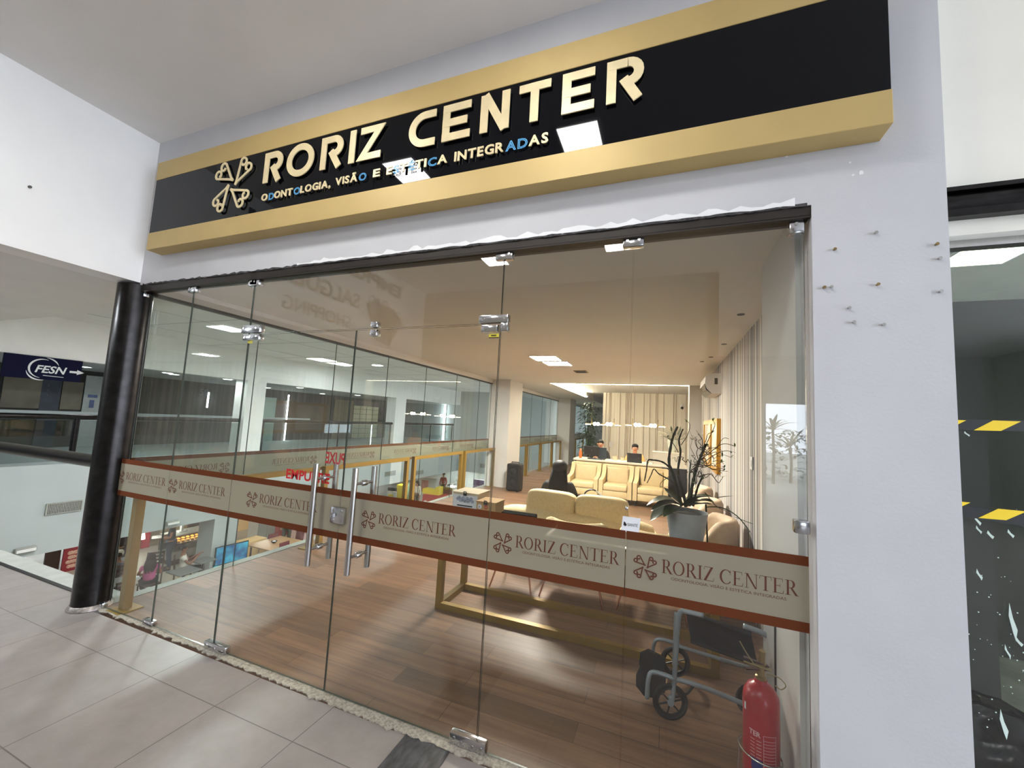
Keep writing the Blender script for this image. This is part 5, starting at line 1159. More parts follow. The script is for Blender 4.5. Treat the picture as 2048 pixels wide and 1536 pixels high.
for (a, b) in ((0, 0),):
    q0, q1, q2, q3 = onY(1372, 1224, YWK+.03), onY(1502, 1268, YWK+.05), onY(1515, 1328, YWK+.10), onY(1382, 1282, YWK+.06)
    m_ = MB(); nx, nz = 10, 5; gv = [[None]*(nz+1) for _ in range(nx+1)]
    for i in range(nx+1):
        for j in range(nz+1):
            s_, t_ = i/nx, j/nz; p = (q0*(1-s_)+q1*s_)*(1-t_)+(q3*(1-s_)+q2*s_)*t_; gv[i][j] = p+Vector((0, .03*math.sin(PI*s_)*math.sin(PI*t_), -.006*math.sin(PI*s_)))
    for d_ in (0, .006):
        vv = [[m_.bm.verts.new(gv[i][j]+Vector((0, d_, 0))) for j in range(nz+1)] for i in range(nx+1)]
        for i in range(nx):
            for j in range(nz): m_.face([vv[i][j], vv[i+1][j], vv[i+1][j+1], vv[i][j+1]])
    m_.build('sling_seat', BLACKCLOTH, wk, True, 180)
    tub('sling_hem', [q3, q2], .012, BLACKCLOTH); tub('sling_top_bar', [q0, q1], .012, BLACKCLOTH)
m_ = MB()
for pts in (((1280, 1308), (1297, 1301), (1330, 1318), (1330, 1350), (1300, 1345), (1278, 1330)), ((1272, 1352), (1282, 1332), (1332, 1352), (1330, 1385), (1310, 1397), (1288, 1392), (1272, 1372))):
    vs = [onY(px, py, YWK+.12) for px, py in pts]; f = [m_.bm.verts.new(v) for v in vs]; m_.face(f); g_ = [m_.bm.verts.new(v+Vector((0, .015, .004))) for v in vs]; m_.face(g_[::-1])
    for i in range(len(f)): m_.face([f[i], g_[i], g_[(i+1) % len(f)], f[(i+1) % len(f)]])
m_.build('foot_plate', BLACKCLOTH, wk)
# extinguisher
ex, ey, er = .412, 2.15, .070
xt = thing('fire_extinguisher', 'red fire extinguisher standing just inside the right glass pane', 'fire extinguisher', (ex, ey, 0))
q = MB(); q.lathe([(0, .02), (er-.006, .02), (er, .03), (er, .455), (er*.96, .475), (er*.72, .505), (.026, .520), (.024, .535), (0, .535)], (ex, ey, 0), 36); q.build('cylinder', EXTRED, xt, True, 50)
q = MB(); q.lathe([(er-.002, 0), (er+.003, 0), (er+.003, .045), (er-.002, .045)], (ex, ey, 0), 36); q.build('foot_ring', RUBBER, xt, True)
q = MB(); q.lathe([(.022, .53), (.022, .545), (.016, .55), (.016, .585), (.020, .588), (.020, .60), (0, .60)], (ex, ey, 0), 18); q.build('valve_body', BRASS, xt, True)
q = MB(); q.obox((ex-.02, ey-.01, .605), (.10, .018, .006), Euler((0, .25, .2))); q.obox((ex-.02, ey-.01, .575), (.085, .016, .005), Euler((0, -.08, .2))); q.build('lever', P('dark maroon metal', rgb(74, 48, 52), .4, metal=.5), xt)
q = MB(); q.tube([(ex+.0, ey-.015, .612), (ex+.002, ey-.02, .66)], .013, 12); q.build('hose_nozzle', BRASS, xt, True)
q = MB(); q.tube(smoothpts([(ex+.016, ey-.02, .57), (ex+.06, ey-.03, .57), (ex+.085, ey-.03, .545), (ex+.07, ey-.02, .52), (ex+.05, ey-.02, .53)], 6), .0022, 6); q.tube(smoothpts([(ex-.07, ey-.02, .60), (ex-.02, ey-.04, .602), (ex+.03, ey-.03, .59), (ex+.03, ey+.02, .575), (ex-.03, ey+.02, .58)], 6), .003, 6); q.tube(smoothpts([(ex-.085, ey-.02, .68), (ex-.06, ey-.025, .64), (ex-.03, ey-.03, .60)], 6), .0025, 6); q.build('safety_wire', P('tan wire', rgb(150, 136, 96), .6), xt, True)
def onCyl(rad): return lambda u, v, d: Vector((ex+(rad+d)*math.sin(u/rad), ey-(rad+d)*math.cos(u/rad), v))
FC = onCyl(er+.0006)
def curved(m_, u0, u1, v0, v1):
    n = 10
    for i in range(n): a, b_ = u0+(u1-u0)*i/n, u0+(u1-u0)*(i+1)/n; m_.prism([(a, v0), (b_, v0), (b_, v1), (a, v1)], 0, FC)
q = MB()
for v in (.335, .330): pass
for k in range(9): curved(q, -.005, .045, .325-.012*k, .3265-.012*k)
curved(q, -.005, -.0035, .22, .345); curved(q, .0445, .046, .22, .345); curved(q, -.005, .046, .344, .3455)
for k in range(7):
    for j in range(2): curved(q, -.055+.024*j, -.055+.024*j+.018, .315-.013*k, .3175-.013*k)
FC2 = onCyl(er+.0008); text_into(q, 'TER', FC2, -.060, .332, .020, -.015, bold=.03); q.build('printed_label', P('pale pink print', rgb(226, 180, 186), .6, var=0), xt)
q = MB(); q.mi = 0; curved(q, -.05, -.008, .20, .245); q.build('blue_label', P('blue label', rgb(40, 52, 120), .5, var=.1), xt)
q = MB(); curved(q, -.088, -.078, .41, .44); q.build('white_sticker', PAPER, xt)
q = MB(); q.tube([(ex+(er+.012)*math.cos(a)-.004, ey-(er+.012)*math.sin(a)*.99, .22+.03*math.sin(a*.5)) for a in [2*PI*i/30 for i in range(31)]], .0035, 8); q.tube([(ex-er-.012, ey, .225), (ex-er-.02, ey, .12), (ex-er-.01, ey, 0)], .0035, 8); q.build('carrier_wire', STEEL, xt, True)

# planting outside the daylight entrance behind the viewer (mirrored in the right pane)
def palm(x, y, h, n, label, seed):
    rr = random.Random(seed); t = thing('palm_tree', label, 'palm', (x, y, -.05)); q = MB(); q.tube([(x, y, -.05), (x+.03, y, h*.5), (x, y, h)], [.05, .04, .04], 10); q.build('trunk', BARK, t, True); q = MB()
    for k in range(n): a = 2*PI*k/n+rr.uniform(-.2, .2); leaf(q, (x, y, h), (math.cos(a), math.sin(a), rr.uniform(.3, 2.2)), rr.uniform(.8, 1.2), .055, rr.uniform(.2, .6), 7)
    q.build('fronds', LEAF, t, True, 180)
palm(3.45, -12.2, 1.75, 13, 'palm outside mirrored faintly in the right glass pane', 3); palm(4.15, -13.0, 1.2, 14, 'smaller palm outside mirrored faintly in the right glass pane', 5)
t = thing('hedge', 'low hedge outside mirrored faintly in the right glass pane', 'hedge', (4, -14, -.05)); q = MB(); rr = random.Random(8)
for k in range(900): leaf(q, (rr.uniform(1.5, 8), rr.uniform(-14.5, -13.6), rr.uniform(0, 1.8)), (rr.uniform(-1, 1), rr.uniform(-1, 1), rr.uniform(0, 1)), .3, .07, .4, 3)
q.build('foliage', LEAF, t, True, 180)

# ================================================================= ATRIUM, GALLERY AND FOOD COURT
b = MB(); b.box(-14.6, XLG-.02, 2.2, 25.2, 3.465, 3.6); struct('ceiling', b, SOFFIT, 'white ceiling over the atrium')
b = MB()
for k in range(9): b.box(-13.45, XLG-.1, 3.4+2.4*k, 3.412+2.4*k, 3.462, 3.466)
for k in range(4): b.box(-12+2.2*k, -11.988+2.2*k, 2.3, 25, 3.462, 3.466)
struct('trim_9', b, GREYLETTER, 'thin joints of the atrium ceiling boards')
b = MB(); b.box(-14.5, -4.3, 2.25, 2.5, FZ+.02, 3.5); struct('wall_beam', b, SOFFIT, 'white beam along the near edge of the atrium')
b = MB(); b.box(XO-.25, XO, -2, 25.2, 2.5, 3.50); struct('wall_fascia', b, FASCIA, 'white fascia above the gallery across the atrium')
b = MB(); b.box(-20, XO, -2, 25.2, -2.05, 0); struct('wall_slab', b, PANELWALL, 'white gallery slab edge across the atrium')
b = MB(); b.box(-20, XO-.25, -2, 25.2, 2.5, 2.6); struct('ceiling', b, GREYWALL, 'ceiling of the gallery across the atrium')
b = MB(); b.box(-18.1, -18, -2, 25.2, 0, 2.55); gw = struct('wall_gallery', b, DARKSHOP, 'dim shopfronts along the gallery across the atrium')
b = MB(); b.box(-18, -17.9, -2, 16.4, .98, 1.14); struct('trim_10', b, PANELWALL, 'white sill strip along the gallery shopfronts')
b = MB(); b.box(-20, XLG-.05, 25.0, 25.2, -2.05, 3.5); struct('wall_end', b, PANELWALL, 'pale blue grey end wall of the atrium')
for y0, y1, lb in ((9.55, 10.25, 'first white pillar of the gallery across the atrium'), (17.75, 18.65, 'second white pillar of the gallery across the atrium')):
    b = MB(); b.box(XO-.55, XO+.03, y0, y1, -2.05, 2.52); struct('wall_pillar', b, FASCIA, lb)
# gallery railing, glass and shopfronts
for i, (y0, y1) in enumerate(((-1.5, 9.5), (10.3, 17.7), (18.7, 24.3))):
    t = thing('gallery_railing', ['black gallery railing with grey glass, left of the first pillar', 'black gallery railing with grey glass between the two pillars', 'black gallery railing with grey glass right of the second pillar'][i], 'railing', (XO-.1, (y0+y1)/2, 0), 0, 'gallery railings')
    q = MB(); q.tube([(XO-.1, y0, 1.12), (XO-.1, y1, 1.12)], .065, 12); q.build('handrail', BLACKSTEEL, t, True)
    q = MB(); q.box(XO-.11, XO-.10, y0, y1, .06, 1.03); q.build('glass_panel', PANEGREY, t)
    k = 0; y = y0+.15
    ps = [5.45, 1.5] if i == 0 else [y0+.1, (y0+y1)/2, y1-.1]
    for y in ps: q = MB(); q.tube([(XO-.1, y, 0), (XO-.1, y, 1.1)], .06 if i == 0 else .03, 12); q.build('post', BLACKSTEEL, t, True)
GX = -17.98
def gpanel(y0, y1, z0, z1, mat, name, label, cat, dx=0, depth=.04, kind=None):
    q = MB(); q.box(GX+dx, GX+dx+depth, y0, y1, z0, z1); o = q.build(name, mat); tag(o, label, cat); return o
gp = lambda px, x=GX: onX(px, 800, x).y
for i, (pa, pb, z0, z1, mt, nm, lb, ct) in enumerate((
    (0, 78, 1.2, 2.2, 'warm', 'shop_window', 'dim brownish shop window at the far left below the navy sign', 'window'),
    (78, 118, 0, 2.3, 'navy', 'poster_panel', 'dark blue poster panel under the navy arrow sign', 'panel'),
    (120, 162, 1.2, 2.1, 'warm', 'shop_window', 'dim shop window with a row of lit lamps right of the blue poster', 'window'),
    (165, 200, 0, 2.35, 'pale', 'poster_column', 'pale grey notice column left of the black pole across the atrium', 'panel'),
    (510, 552, 0, 2.1, 'teal', 'glass_partition', 'pale green lit glass partition behind the left door leaf', 'panel'),
    (553, 575, 0, 2.0, 'wood', 'wood_door', 'narrow brown wooden door in the gallery', 'door'),
    (670, 708, 0, 2.3, 'olive', 'olive_panel', 'olive brown wall panel in the gallery right of the door joint', 'panel'),
    (708, 758, 0, 2.35, 'grid', 'lit_shopfront', 'warm lit shopfront with a square grid behind the right door leaf', 'shopfront'),
    (790, 838, 0, 2.3, 'frame', 'wood_doorway', 'wood framed doorway with dark glass at the far end of the gallery', 'door'))):
    y0, y1 = gp(pa), min(gp(pb), 24.9)
    mats = dict(warm=P('dim warm shop glass', rgb(92, 86, 72), .4, var=.25, vs=2), navy=P('dark blue poster', rgb(48, 54, 66), .6, var=.2, vs=4), pale=P('pale grey notice', rgb(158, 164, 162), .6, var=.08), teal=P('pale teal glass', rgb(150, 178, 168), .3, var=.1, vs=1), wood=DARKWOOD, olive=P('olive panel', rgb(104, 94, 60), .6, var=.1), grid=P('warm grid wall', rgb(196, 186, 150), .6, var=.05), frame=P('pale wood frame', rgb(176, 152, 116), .5, var=.1))
    o = gpanel(y0, y1, z0, z1, mats[mt], nm, lb, ct)
    if mt == 'grid':
        q = MB()
        for k in range(5): yy = y0+(y1-y0)*k/4; q.box(GX+.04, GX+.05, yy-.012, yy+.012, 0, 2.0)
        for k in range(7): q.box(GX+.04, GX+.05, y0, y1, .3*k, .3*k+.02)
        q.build('grid_lines', BROWNPANEL, o); q = MB(); q.box(GX+.04, GX+.06, y0, y1, 2.02, 2.35); q.build('dark_header', BROWNPANEL, o)
    if mt == 'frame': q = MB(); q.box(GX+.04, GX+.05, y0+.3, y1-.3, 0, 2.1); q.build('dark_glass', DARKSHOP, o)
    if mt == 'pale':
        q = MB(); q.box(GX+.04, GX+.05, y0+.1, y1-.1, 1.62, 1.72); q.box(GX+.04, GX+.05, y0+.16, y1-.16, 1.28, 1.54); q.build('blue_notice', P('muted blue notice', rgb(74, 88, 126), .6, var=.2, vs=9), o)
    if mt == 'navy':
        q = MB()
        for z in (1.6, 1.75, 1.9): q.box(GX+.04, GX+.045, y0+.15, y1-.3, z, z+.05)
        q.build('print_lines', GREYLETTER, o)
# fesn hanging sign
y0, y1 = onX(8, 710, XO+.04).y, onX(166, 722, XO+.04).y
t = thing('hanging_sign', 'navy hanging sign reading FESN with an arrow across the atrium', 'sign', (XO+.03, (y0+y1)/2, 1.96))
q = MB(); q.box(XO+.005, XO+.05, y0, y1, 1.97, 2.49); q.build('board', NAVY, t); F = FX(XO+.052); q = MB(); text_into(q, 'FESN', F, y0+.48, 2.13, .17, y0+1.0, .022, .004, .25); q.build('lettering', SIGNWHITE, t)
q = MB(); cy = y0+.60; cz_ = 2.22; a1 = arc((cy, cz_), .215, R(70), R(262), 22); q.ribbon(a1, [.006+.03*math.sin(PI*i/22) for i in range(23)], .003, F); a2 = arc((cy+.03, cz_+.02), .235, R(20), R(88), 12); q.ribbon(a2, [.004+.024*math.sin(PI*i/12) for i in range(13)], .003, F); a3 = arc((cy-.02, cz_-.03), .235, R(190), R(285), 12); q.ribbon(a3, [.004+.026*math.sin(PI*i/12) for i in range(13)], .003, F); q.build('swoosh', SIGNWHITE, t)
q = MB(); q.prism([(y0+.62, 2.06), (y0+.96, 2.05), (y0+.96, 2.062), (y0+.62, 2.072)], .003, F); q.build('underline', SIGNWHITE, t)
q = MB(); ax = y0+1.05; q.prism([(ax, 2.18), (ax+.13, 2.18), (ax+.13, 2.145), (ax+.26, 2.205), (ax+.13, 2.265), (ax+.13, 2.23), (ax, 2.23)], .003, F); q.build('arrow', SIGNWHITE, t)
# lamps of atrium and gallery
def disc_light(c, r, label, mat, grp):
    t = thing('round_ceiling_light', label, 'ceiling light', c, 0, grp); q = MB(); q.lathe([(r, .001), (r+.03, .001), (r+.03, -.02), (r, -.02)], c, 22); q.build('rim', WHITE, t, True); q = MB(); q.lathe([(0, -.014), (r, -.014), (r, .0), (0, .0)], c, 22); q.build('diffuser', mat, t); return t
for px, lb in ((691, 'left of two round lights in the atrium ceiling behind the door'), (755, 'right of two round lights in the atrium ceiling behind the door')):
    p = onZ(px, 730, 3.465); disc_light((p.x, p.y, 3.465), .20, lb, EM_ATR2, 'round atrium ceiling lights')
for i, (x, y) in enumerate(((-8, 5.5), (-8, 11.5), (-8, 17.5))): disc_light((x, y, 3.465), .24, ['added unseen fill light behind the near beam', 'added unseen fill light high over the far food court', 'added unseen fill light nearest the pale end wall'][i], EM_ATR_FILL, 'round atrium ceiling lights')  # hidden fill lights added to brighten the atrium
for i, (px, py) in enumerate(((170, 733), (228, 731), (335, 745), (348, 748), (456, 757), (535, 775), (600, 775), (645, 787), (715, 790), (788, 798), (855, 808))):
    p = onZ(px, py, 2.5); x = min(max(p.x, -17.5), XO-.45); p = onX(px, py, x); disc_light((x, p.y, 2.5), .13, ['leftmost', 'second from left', 'third from left', 'fourth from left', 'fifth from left', 'sixth, middle', 'fifth from right', 'fourth from right', 'third from right', 'second from right', 'rightmost'][i]+' small round light in the gallery ceiling across the atrium', EM_GAL, 'round gallery ceiling lights')
def led(px0, py0, px1, py1, x, label, r=.02):
    a, b_ = onX(px0, py0, x), onX(px1, py1, x); t = thing('led_tube', label, 'light', b_); m_ = MB(); m_.tube([(x, a.y, a.z), (x, a.y, b_.z)], r, 10); m_.build('glowing_tube', EM_LED, t, True); m_ = MB(); m_.box(x-.05, x-.02, a.y-.03, a.y+.03, b_.z, a.z); m_.build('mount', WHITE, t)
led(578, 790, 572, 885, -17.9, 'vertical white light tube in the gallery behind the left door leaf'); led(418, 785, 415, 815, -17.9, 'short vertical light tube in the gallery beside the number')
p = onY(893, 780, 24.95); led_t = thing('led_tube', 'tall vertical white light tube at the corner of the pale end wall', 'light', (p.x, 24.9, -.9)); m_ = MB(); m_.tube([(p.x, 24.9, -2.0), (p.x, 24.9, 3.0)], .05, 10); m_.build('glowing_tube', EM_LED, led_t, True); m_ = MB(); m_.box(p.x-.08, p.x+.08, 24.94, 25.0, -2.0, 3.0); m_.build('mount', WHITE, led_t)
p = onY(1120, 850, 24.95); led_t = thing('led_tube', 'vertical white light tube on the end wall seen past the first column', 'light', (p.x, 24.9, 0)); m_ = MB(); m_.tube([(p.x, 24.9, -1.4), (p.x, 24.9, 2.8)], .03, 10); m_.build('glowing_tube', EM_LED, led_t, True); m_ = MB(); m_.box(p.x-.06, p.x+.06, 24.94, 25.02, -1.4, 2.8); m_.build('mount', WHITE, led_t)
q = MB(); text_into(q, '50', FX(GX+.06), gp(395), 1.98, .26, gp(414), .02, .01); o = q.build('shop_number', P('dark grey number', rgb(84, 88, 92), .6, var=0)); tag(o, 'grey shop number 50 on the gallery wall', 'number')
# vents and emergency lamps on the slab edge
def vent(F, u0, u1, v0, v1, label, loc):
    t = thing('vent_grille', label, 'vent', loc); q = MB(); q.prism([(u0, v0), (u1, v0), (u1, v1), (u0, v1)], .01, F); q.build('dark_back', GREYWALL, t); q = MB(); n = 22
    for k in range(n): a = u0+(u1-u0)*k/n; q.prism([(a, v0), (a+(u1-u0)/n*.42, v0), (a+(u1-u0)/n*.42, v1), (a, v1)], .03, F)
    q.build('fins', CONC, t); q = MB()
    for a, b_, c_, d_ in ((u0-.02, u1+.02, v0-.02, v0), (u0-.02, u1+.02, v1, v1+.02), (u0-.02, u0, v0, v1), (u1, u1+.02, v0, v1)): q.prism([(a, c_), (b_, c_), (b_, d_), (a, d_)], .035, F)
    q.build('frame', CONC, t)
vent(FX(XO), 5.12, 5.71, -1.15, -.93, 'long grey vent grille on the white slab left of the black pole', (XO, 5.4, -1.04))
for px, py, lb in ((780, 947, 'grey vent grille on the far slab beside the gold post'), (838, 945, 'second grey vent grille on the far slab')): p = onX(px, py, XO); vent(FX(XO), p.y-.4, p.y+.4, p.z-.1, p.z+.1, lb, (XO, p.y, p.z))
for px, py, lb in ((970, 932, 'grey vent grille on the pale end wall left of the first column'), (1041, 939, 'grey vent grille on the pale end wall right of the first column')): p = onY(px, py, 25); F = FY(25.0); vent(F, p.x-.35, p.x+.35, p.z-.12, p.z+.12, lb, (p.x, 25, p.z))
for px, py, lb in ((49, 1099, 'small white emergency lamp on the slab edge at the far left'), (344, 1045, 'small white emergency lamp on the slab edge right of the gold post')):
    p = onX(px, py, XO); t = thing('emergency_lamp', lb, 'lamp', (XO+.05, p.y, p.z)); q = MB(); q.box(XO, XO+.09, p.y-.17, p.y+.17, p.z-.06, p.z+.06, .02, 2); q.build('case', CONC, t, True); q = MB(); q.box(XO+.088, XO+.10, p.y-.15, p.y+.15, p.z-.045, p.z+.02, .004, 1); q.build('lens', WHITE, t)

# --- food court below
b = MB(); b.box(-26, -4.1, 1.0, 40, LZ-.1, LZ); struct('floor', b, LOWFLOOR, 'pale food court floor below')
b = MB(); b.box(-21, -20.9, 1, 40, LZ, -2.0); struct('wall_left', b, BROWNPANEL, 'dim brown wall at the back of the food court')
b = MB(); b.box(-21, -4, 28.4, 28.5, LZ, -1.9); struct('wall_end', b, PANELWALL, 'pale wall at the far end of the lower floor')
b = MB(); b.box(-21, -4.1, 25.2, 40, -2.05, -1.9); struct('ceiling', b, SOFFIT, 'ceiling over the far kiosks')
b = MB(); b.box(-4.3, -4.1, 1.5, 40, LZ, -.28); struct('wall_right', b, CONC, 'concrete wall below the clinic floor')
b = MB(); b.box(-21, -4.1, .9, 1.0, LZ, -.2); struct('wall_near', b, CONC, 'concrete wall below the corridor')
for i, (x, y) in enumerate(((-15.0, 6.5), (-16.5, 9.0), (-15.5, 12.5), (-15, 16), (-15, 21), (-11, 26.7), (-7.5, 26.7), (-14.5, 26.7))): disc_light((x, y, -2.06), .22, 'round food court ceiling light, %s' % ['over the red banner', 'over the bakery counter', 'over the warm kiosk', 'over the red wall', 'over the far tables', 'added as unseen fill over the yellow kiosk', 'added as unseen fill deep over the far kiosks', 'added as unseen fill left of the yellow kiosk'][i], EM_LOW_FILL if y > 25 else EM_LOW, 'food court ceiling lights')  # the farthest ones are unseen fill lights added for the far wall
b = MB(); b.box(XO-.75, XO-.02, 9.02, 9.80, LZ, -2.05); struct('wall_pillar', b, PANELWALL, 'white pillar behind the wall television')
t = thing('television', 'flat television showing a blue picture on the white pillar below', 'television', (XO+.06, 9.62, -3.3)); q = MB(); q.obox((XO+.09, 9.62, -3.265), (.04, 1.02, .60), Euler((0, 0, -.12)), .006, 1); q.build('case', BLACK, t)
M_, nt_, out_ = newmat('blue television picture'); e_ = N(nt_, 'ShaderNodeEmission'); e_.inputs[1].default_value = 1.0; tc_ = N(nt_, 'ShaderNodeTexNoise'); tc_.inputs['Scale'].default_value = 2.2; g_ = N(nt_, 'ShaderNodeNewGeometry'); nt_.links.new(g_.outputs['Position'], tc_.inputs['Vector']); cr = N(nt_, 'ShaderNodeValToRGB'); cr.color_ramp.elements[0].position = .35; cr.color_ramp.elements[0].color = (*rgb(24, 66, 110), 1); cr.color_ramp.elements[1].position = .65; cr.color_ramp.elements[1].color = (*rgb(60, 170, 196), 1); nt_.links.new(tc_.outputs[0], cr.inputs[0]); nt_.links.new(cr.outputs[0], e_.inputs[0]); nt_.links.new(e_.outputs[0], out_.inputs[0])
q = MB(); q.obox((XO+.114, 9.62, -3.265), (.004, .96, .54), Euler((0, 0, -.12))); q.build('screen', M_, t); q = MB(); q.tube([(XO-.02, 9.45, -3.25), (XO+.04, 9.5, -3.25)], .04, 8); q.build('bracket', BLACK, t)
p = onX(433, 1131, XO-.0); q = MB(); q.box(XO-.02, XO, p.y-.10, p.y+.10, p.z-.11, p.z+.11); o = q.build('pay_terminal', BLACK); tag(o, 'small cyan lit screen on the pillar under the television', 'screen'); q = MB(); q.box(XO, XO+.004, p.y-.085, p.y+.085, p.z-.095, p.z+.095); q.build('screen', EM_SCREEN, o)
# bakery counter
t = thing('bakery_counter', 'glass bakery display counter with warm lit food in the food court', 'counter', (-15.9, 9.5, LZ)); cx, y0, y1 = -15.55, 9.08, 10.3
q = MB(); q.box(-16.2, cx+.02, y0+.05, y1, LZ, LZ+.16); q.build('plinth', DARKWOOD, t); q = MB(); q.box(-16.25, cx, y0, y1, LZ+.16, LZ+.42); q.build('base_cabinet', CONC, t); q = MB(); q.box(-16.25, cx, y0, y1, LZ+.42, LZ+.94); q.build('glass_case', PANE2, t); q = MB(); q.box(-16.25, cx+.01, y0-.01, y1, LZ+.94, LZ+.965); q.build('glass_top', P('pale counter top', rgb(176, 178, 170), .3, var=.05), t)
for y in (y0, y1-.03):
    q = MB(); q.box(cx-.03, cx, y, y+.03, LZ+.42, LZ+.94); q.build('corner_post', BLACK, t)
q = MB(); q.box(-16.2, cx-.06, y0+.04, y1-.04, LZ+.66, LZ+.675); q.build('shelf', STEEL, t); q = MB(); q.box(-16.2, cx-.1, y0+.1, y1-.1, LZ+.92, LZ+.935); q.build('warm_lamp', EM_FOOD, t); q = MB(); q.box(-16.25, -16.2, y0, y1, LZ+.42, LZ+.94); q.build('back_panel', DARKWOOD, t)
rr = random.Random(2); FOOD = P('golden pastry', rgb(222, 158, 78), .6, var=.25, vs=18)
for k in range(14):
    x, y, z = -15.75-.28*(k % 2), y0+.16+.15*(k//2), LZ+(.72 if k % 3 else .50); z = LZ+.71
    q = MB(); q.ell((x, y, z), (.07, .055, .035), 12, 6); o = q.build('pastry', FOOD, None, True); tag(o, 'golden pastry on the lit shelf of the bakery counter', 'pastry', 'pastries in the bakery counter')
q = MB(); q.box(-16.05, -15.85, 9.45, 9.7, LZ+.965, LZ+1.0); q.box(-16.0, -15.9, 9.53, 9.60, LZ+1.0, LZ+1.2); o = q.build('scale', WHITE); tag(o, 'white weighing scale on top of the bakery counter', 'scale')
# back wall strips behind the bakery
def wpanel(px0, px1, mat, label, name, x=-17.4, z0=LZ, z1=-2.06, cat='panel', d=.06):
    y0, y1 = onX(px0, 1080, x).y, onX(px1, 1080, x).y; q = MB(); q.box(x-d, x, y0, y1, z0, z1); o = q.build(name, mat); tag(o, label, cat); return o
wpanel(373, 396, DARKWOOD, 'dark wood wall panel right of the bakery counter', 'timber_cladding', cat='cladding'); wpanel(396, 402, EM_ORANGE, 'tall glowing orange strip beside the bakery counter', 'lit_strip', cat='light'); wpanel(402, 413, DARKWOOD, 'dark brown board right of the orange strip', 'wood_board', -17.3); wpanel(413, 418, REDWALL, 'narrow red board beside the white pillar', 'red_board', -17.2); wpanel(418, 431, P('bright shelf', rgb(240, 226, 190), .6), 'bright cream shelf unit left of the white pillar', 'shelf_unit', -17.4, cat='shelf')
wpanel(262, 318, P('beige board', rgb(150, 142, 126), .7, var=.1), 'beige wall board behind the standing server', 'wall_board', -18.4); wpanel(284, 300, REDWALL, 'dark red banner behind the pink shirted woman', 'red_banner', -18.2, z1=-2.2); wpanel(318, 372, P('beige tiles', rgb(176, 168, 148), .6, var=.08), 'beige wall behind the bakery counter', 'wall_board', -18.4)
p = onX(285, 1072, -18.0); t = thing('wall_lamp', 'white glowing lamp in front of the dark red banner', 'lamp', p); q = MB(); q.tube([p+Vector((0, 0, .25)), p+Vector((0, .02, -.12))], [.03, .07], 10); q.build('shade', EM_LAMP, t, True); q = MB(); q.tube([p+Vector((0, 0, .25)), (p.x, p.y, -2.06)], .01, 6); q.build('cord', BLACK, t)
# left of the pole
x_ = -17.6; ya, yb_ = onX(127, 1110, x_).y, onX(160, 1100, x_).y; t = thing('menu_banner', 'red menu banner with food pictures left of the black pole', 'banner', (x_, ya, LZ)); q = MB(); q.box(x_-.05, x_, ya, yb_+.25, LZ, -2.07); q.build('banner_sheet', P('red banner', rgb(150, 52, 62), .6, var=.15, vs=3), t)
q = MB(); q.prism([(ya+.1, LZ+.9), (ya+.5, LZ+1.1), (ya+.55, LZ+1.25), (ya+.15, LZ+1.05)], .01, FX(x_)); q.build('purple_print', PURPLE, t); q = MB()
for k in range(16): q.ell((x_+.005, ya+.12+.06*(k % 4)+random.uniform(0, .05), LZ+.15+.14*(k//4)), (.01, .06, .06), 8, 5)
q.build('food_print', P('pink cream print', rgb(214, 176, 160), .7, var=.3, vs=30), t)
wpanel(96, 126, BROWNPANEL, 'dark brown wall panel left of the red menu banner', 'brown_panel', -17.9)
# tables and ladder-back chairs
def ftable(loc, label, mat, s=.40, h=.75):
    t = thing('cafe_table', label, 'table', loc); q = MB(); q.box(-s, s, -s, s, h-.035, h, .006, 1); q.build('tabletop', mat, t, world=False); q = MB(); q.cyl((0, 0, .03), (0, 0, h-.035), .035, 10); q.build('pedestal', BLACK, t, world=False); q = MB(); q.lathe([(0, 0), (.24, 0), (.24, .015), (.05, .035), (0, .035)], (0, 0, 0), 20); q.build('foot', BLACK, t, world=False); return t
GREYTOP = P('grey laminate', rgb(112, 114, 114), .4, var=.05)
ft0 = ftable((-12.75, 7.85, LZ), 'grey cafe table to the right of the woman in pink', GREYTOP, .30); dup(ft0, (-13.35, 6.55, LZ), 0, 'grey cafe table with napkins left of the woman in pink'); dup(ft0, (-13.15, 8.62, LZ), 0, 'grey cafe table of the man in white', scale=(.8, .8, 1)); dup(ft0, (-15.0, 7.4, LZ), 0, 'grey cafe table behind the person in the white cap')
q = MB(); rr = random.Random(5)
for k in range(7): q.ell((rr.uniform(-.07, .07), rr.uniform(-.07, .07), .02+.012*k), (.07, .06, .02), 8, 5, M=Euler((rr.uniform(-.5, .5), rr.uniform(-.5, .5), 0)).to_matrix())
o = q.build('napkin_pile', PAPER, None, True); o.location = (-13.2, 6.9, LZ+.75); tag(o, 'crumpled white napkins on the table beside the woman in pink', 'napkin')
def lchair(loc, rz, label):
    t = thing('ladder_back_chair', label, 'chair', loc, rz, 'dark ladder-back chairs in the food court'); q = MB(); q.box(-.21, .21, -.21, .21, .43, .46, .008, 1); q.build('seat', DARKWOOD, t, world=False)
    for s in (-1, 1):
        q = MB(); q.tube([(s*.19, -.19, 0), (s*.19, -.19, .43)], .018, 8); q.build('leg', DARKWOOD, t, world=False); q = MB(); q.tube([(s*.19, .20, 0), (s*.19, .20, .45), (s*.19, .25, .92)], .018, 8); q.build('back_leg', DARKWOOD, t, world=False)
    for z in (.58, .68, .78, .88): q = MB(); q.box(-.19, .19, .205+(z-.45)*.1, .225+(z-.45)*.1, z-.03, z+.03); q.build('back_slat', DARKWOOD, t, world=False)
    return t
lc = lchair((-13.50, 8.28, LZ), R(150), 'ladder-back chair of the man in white'); 
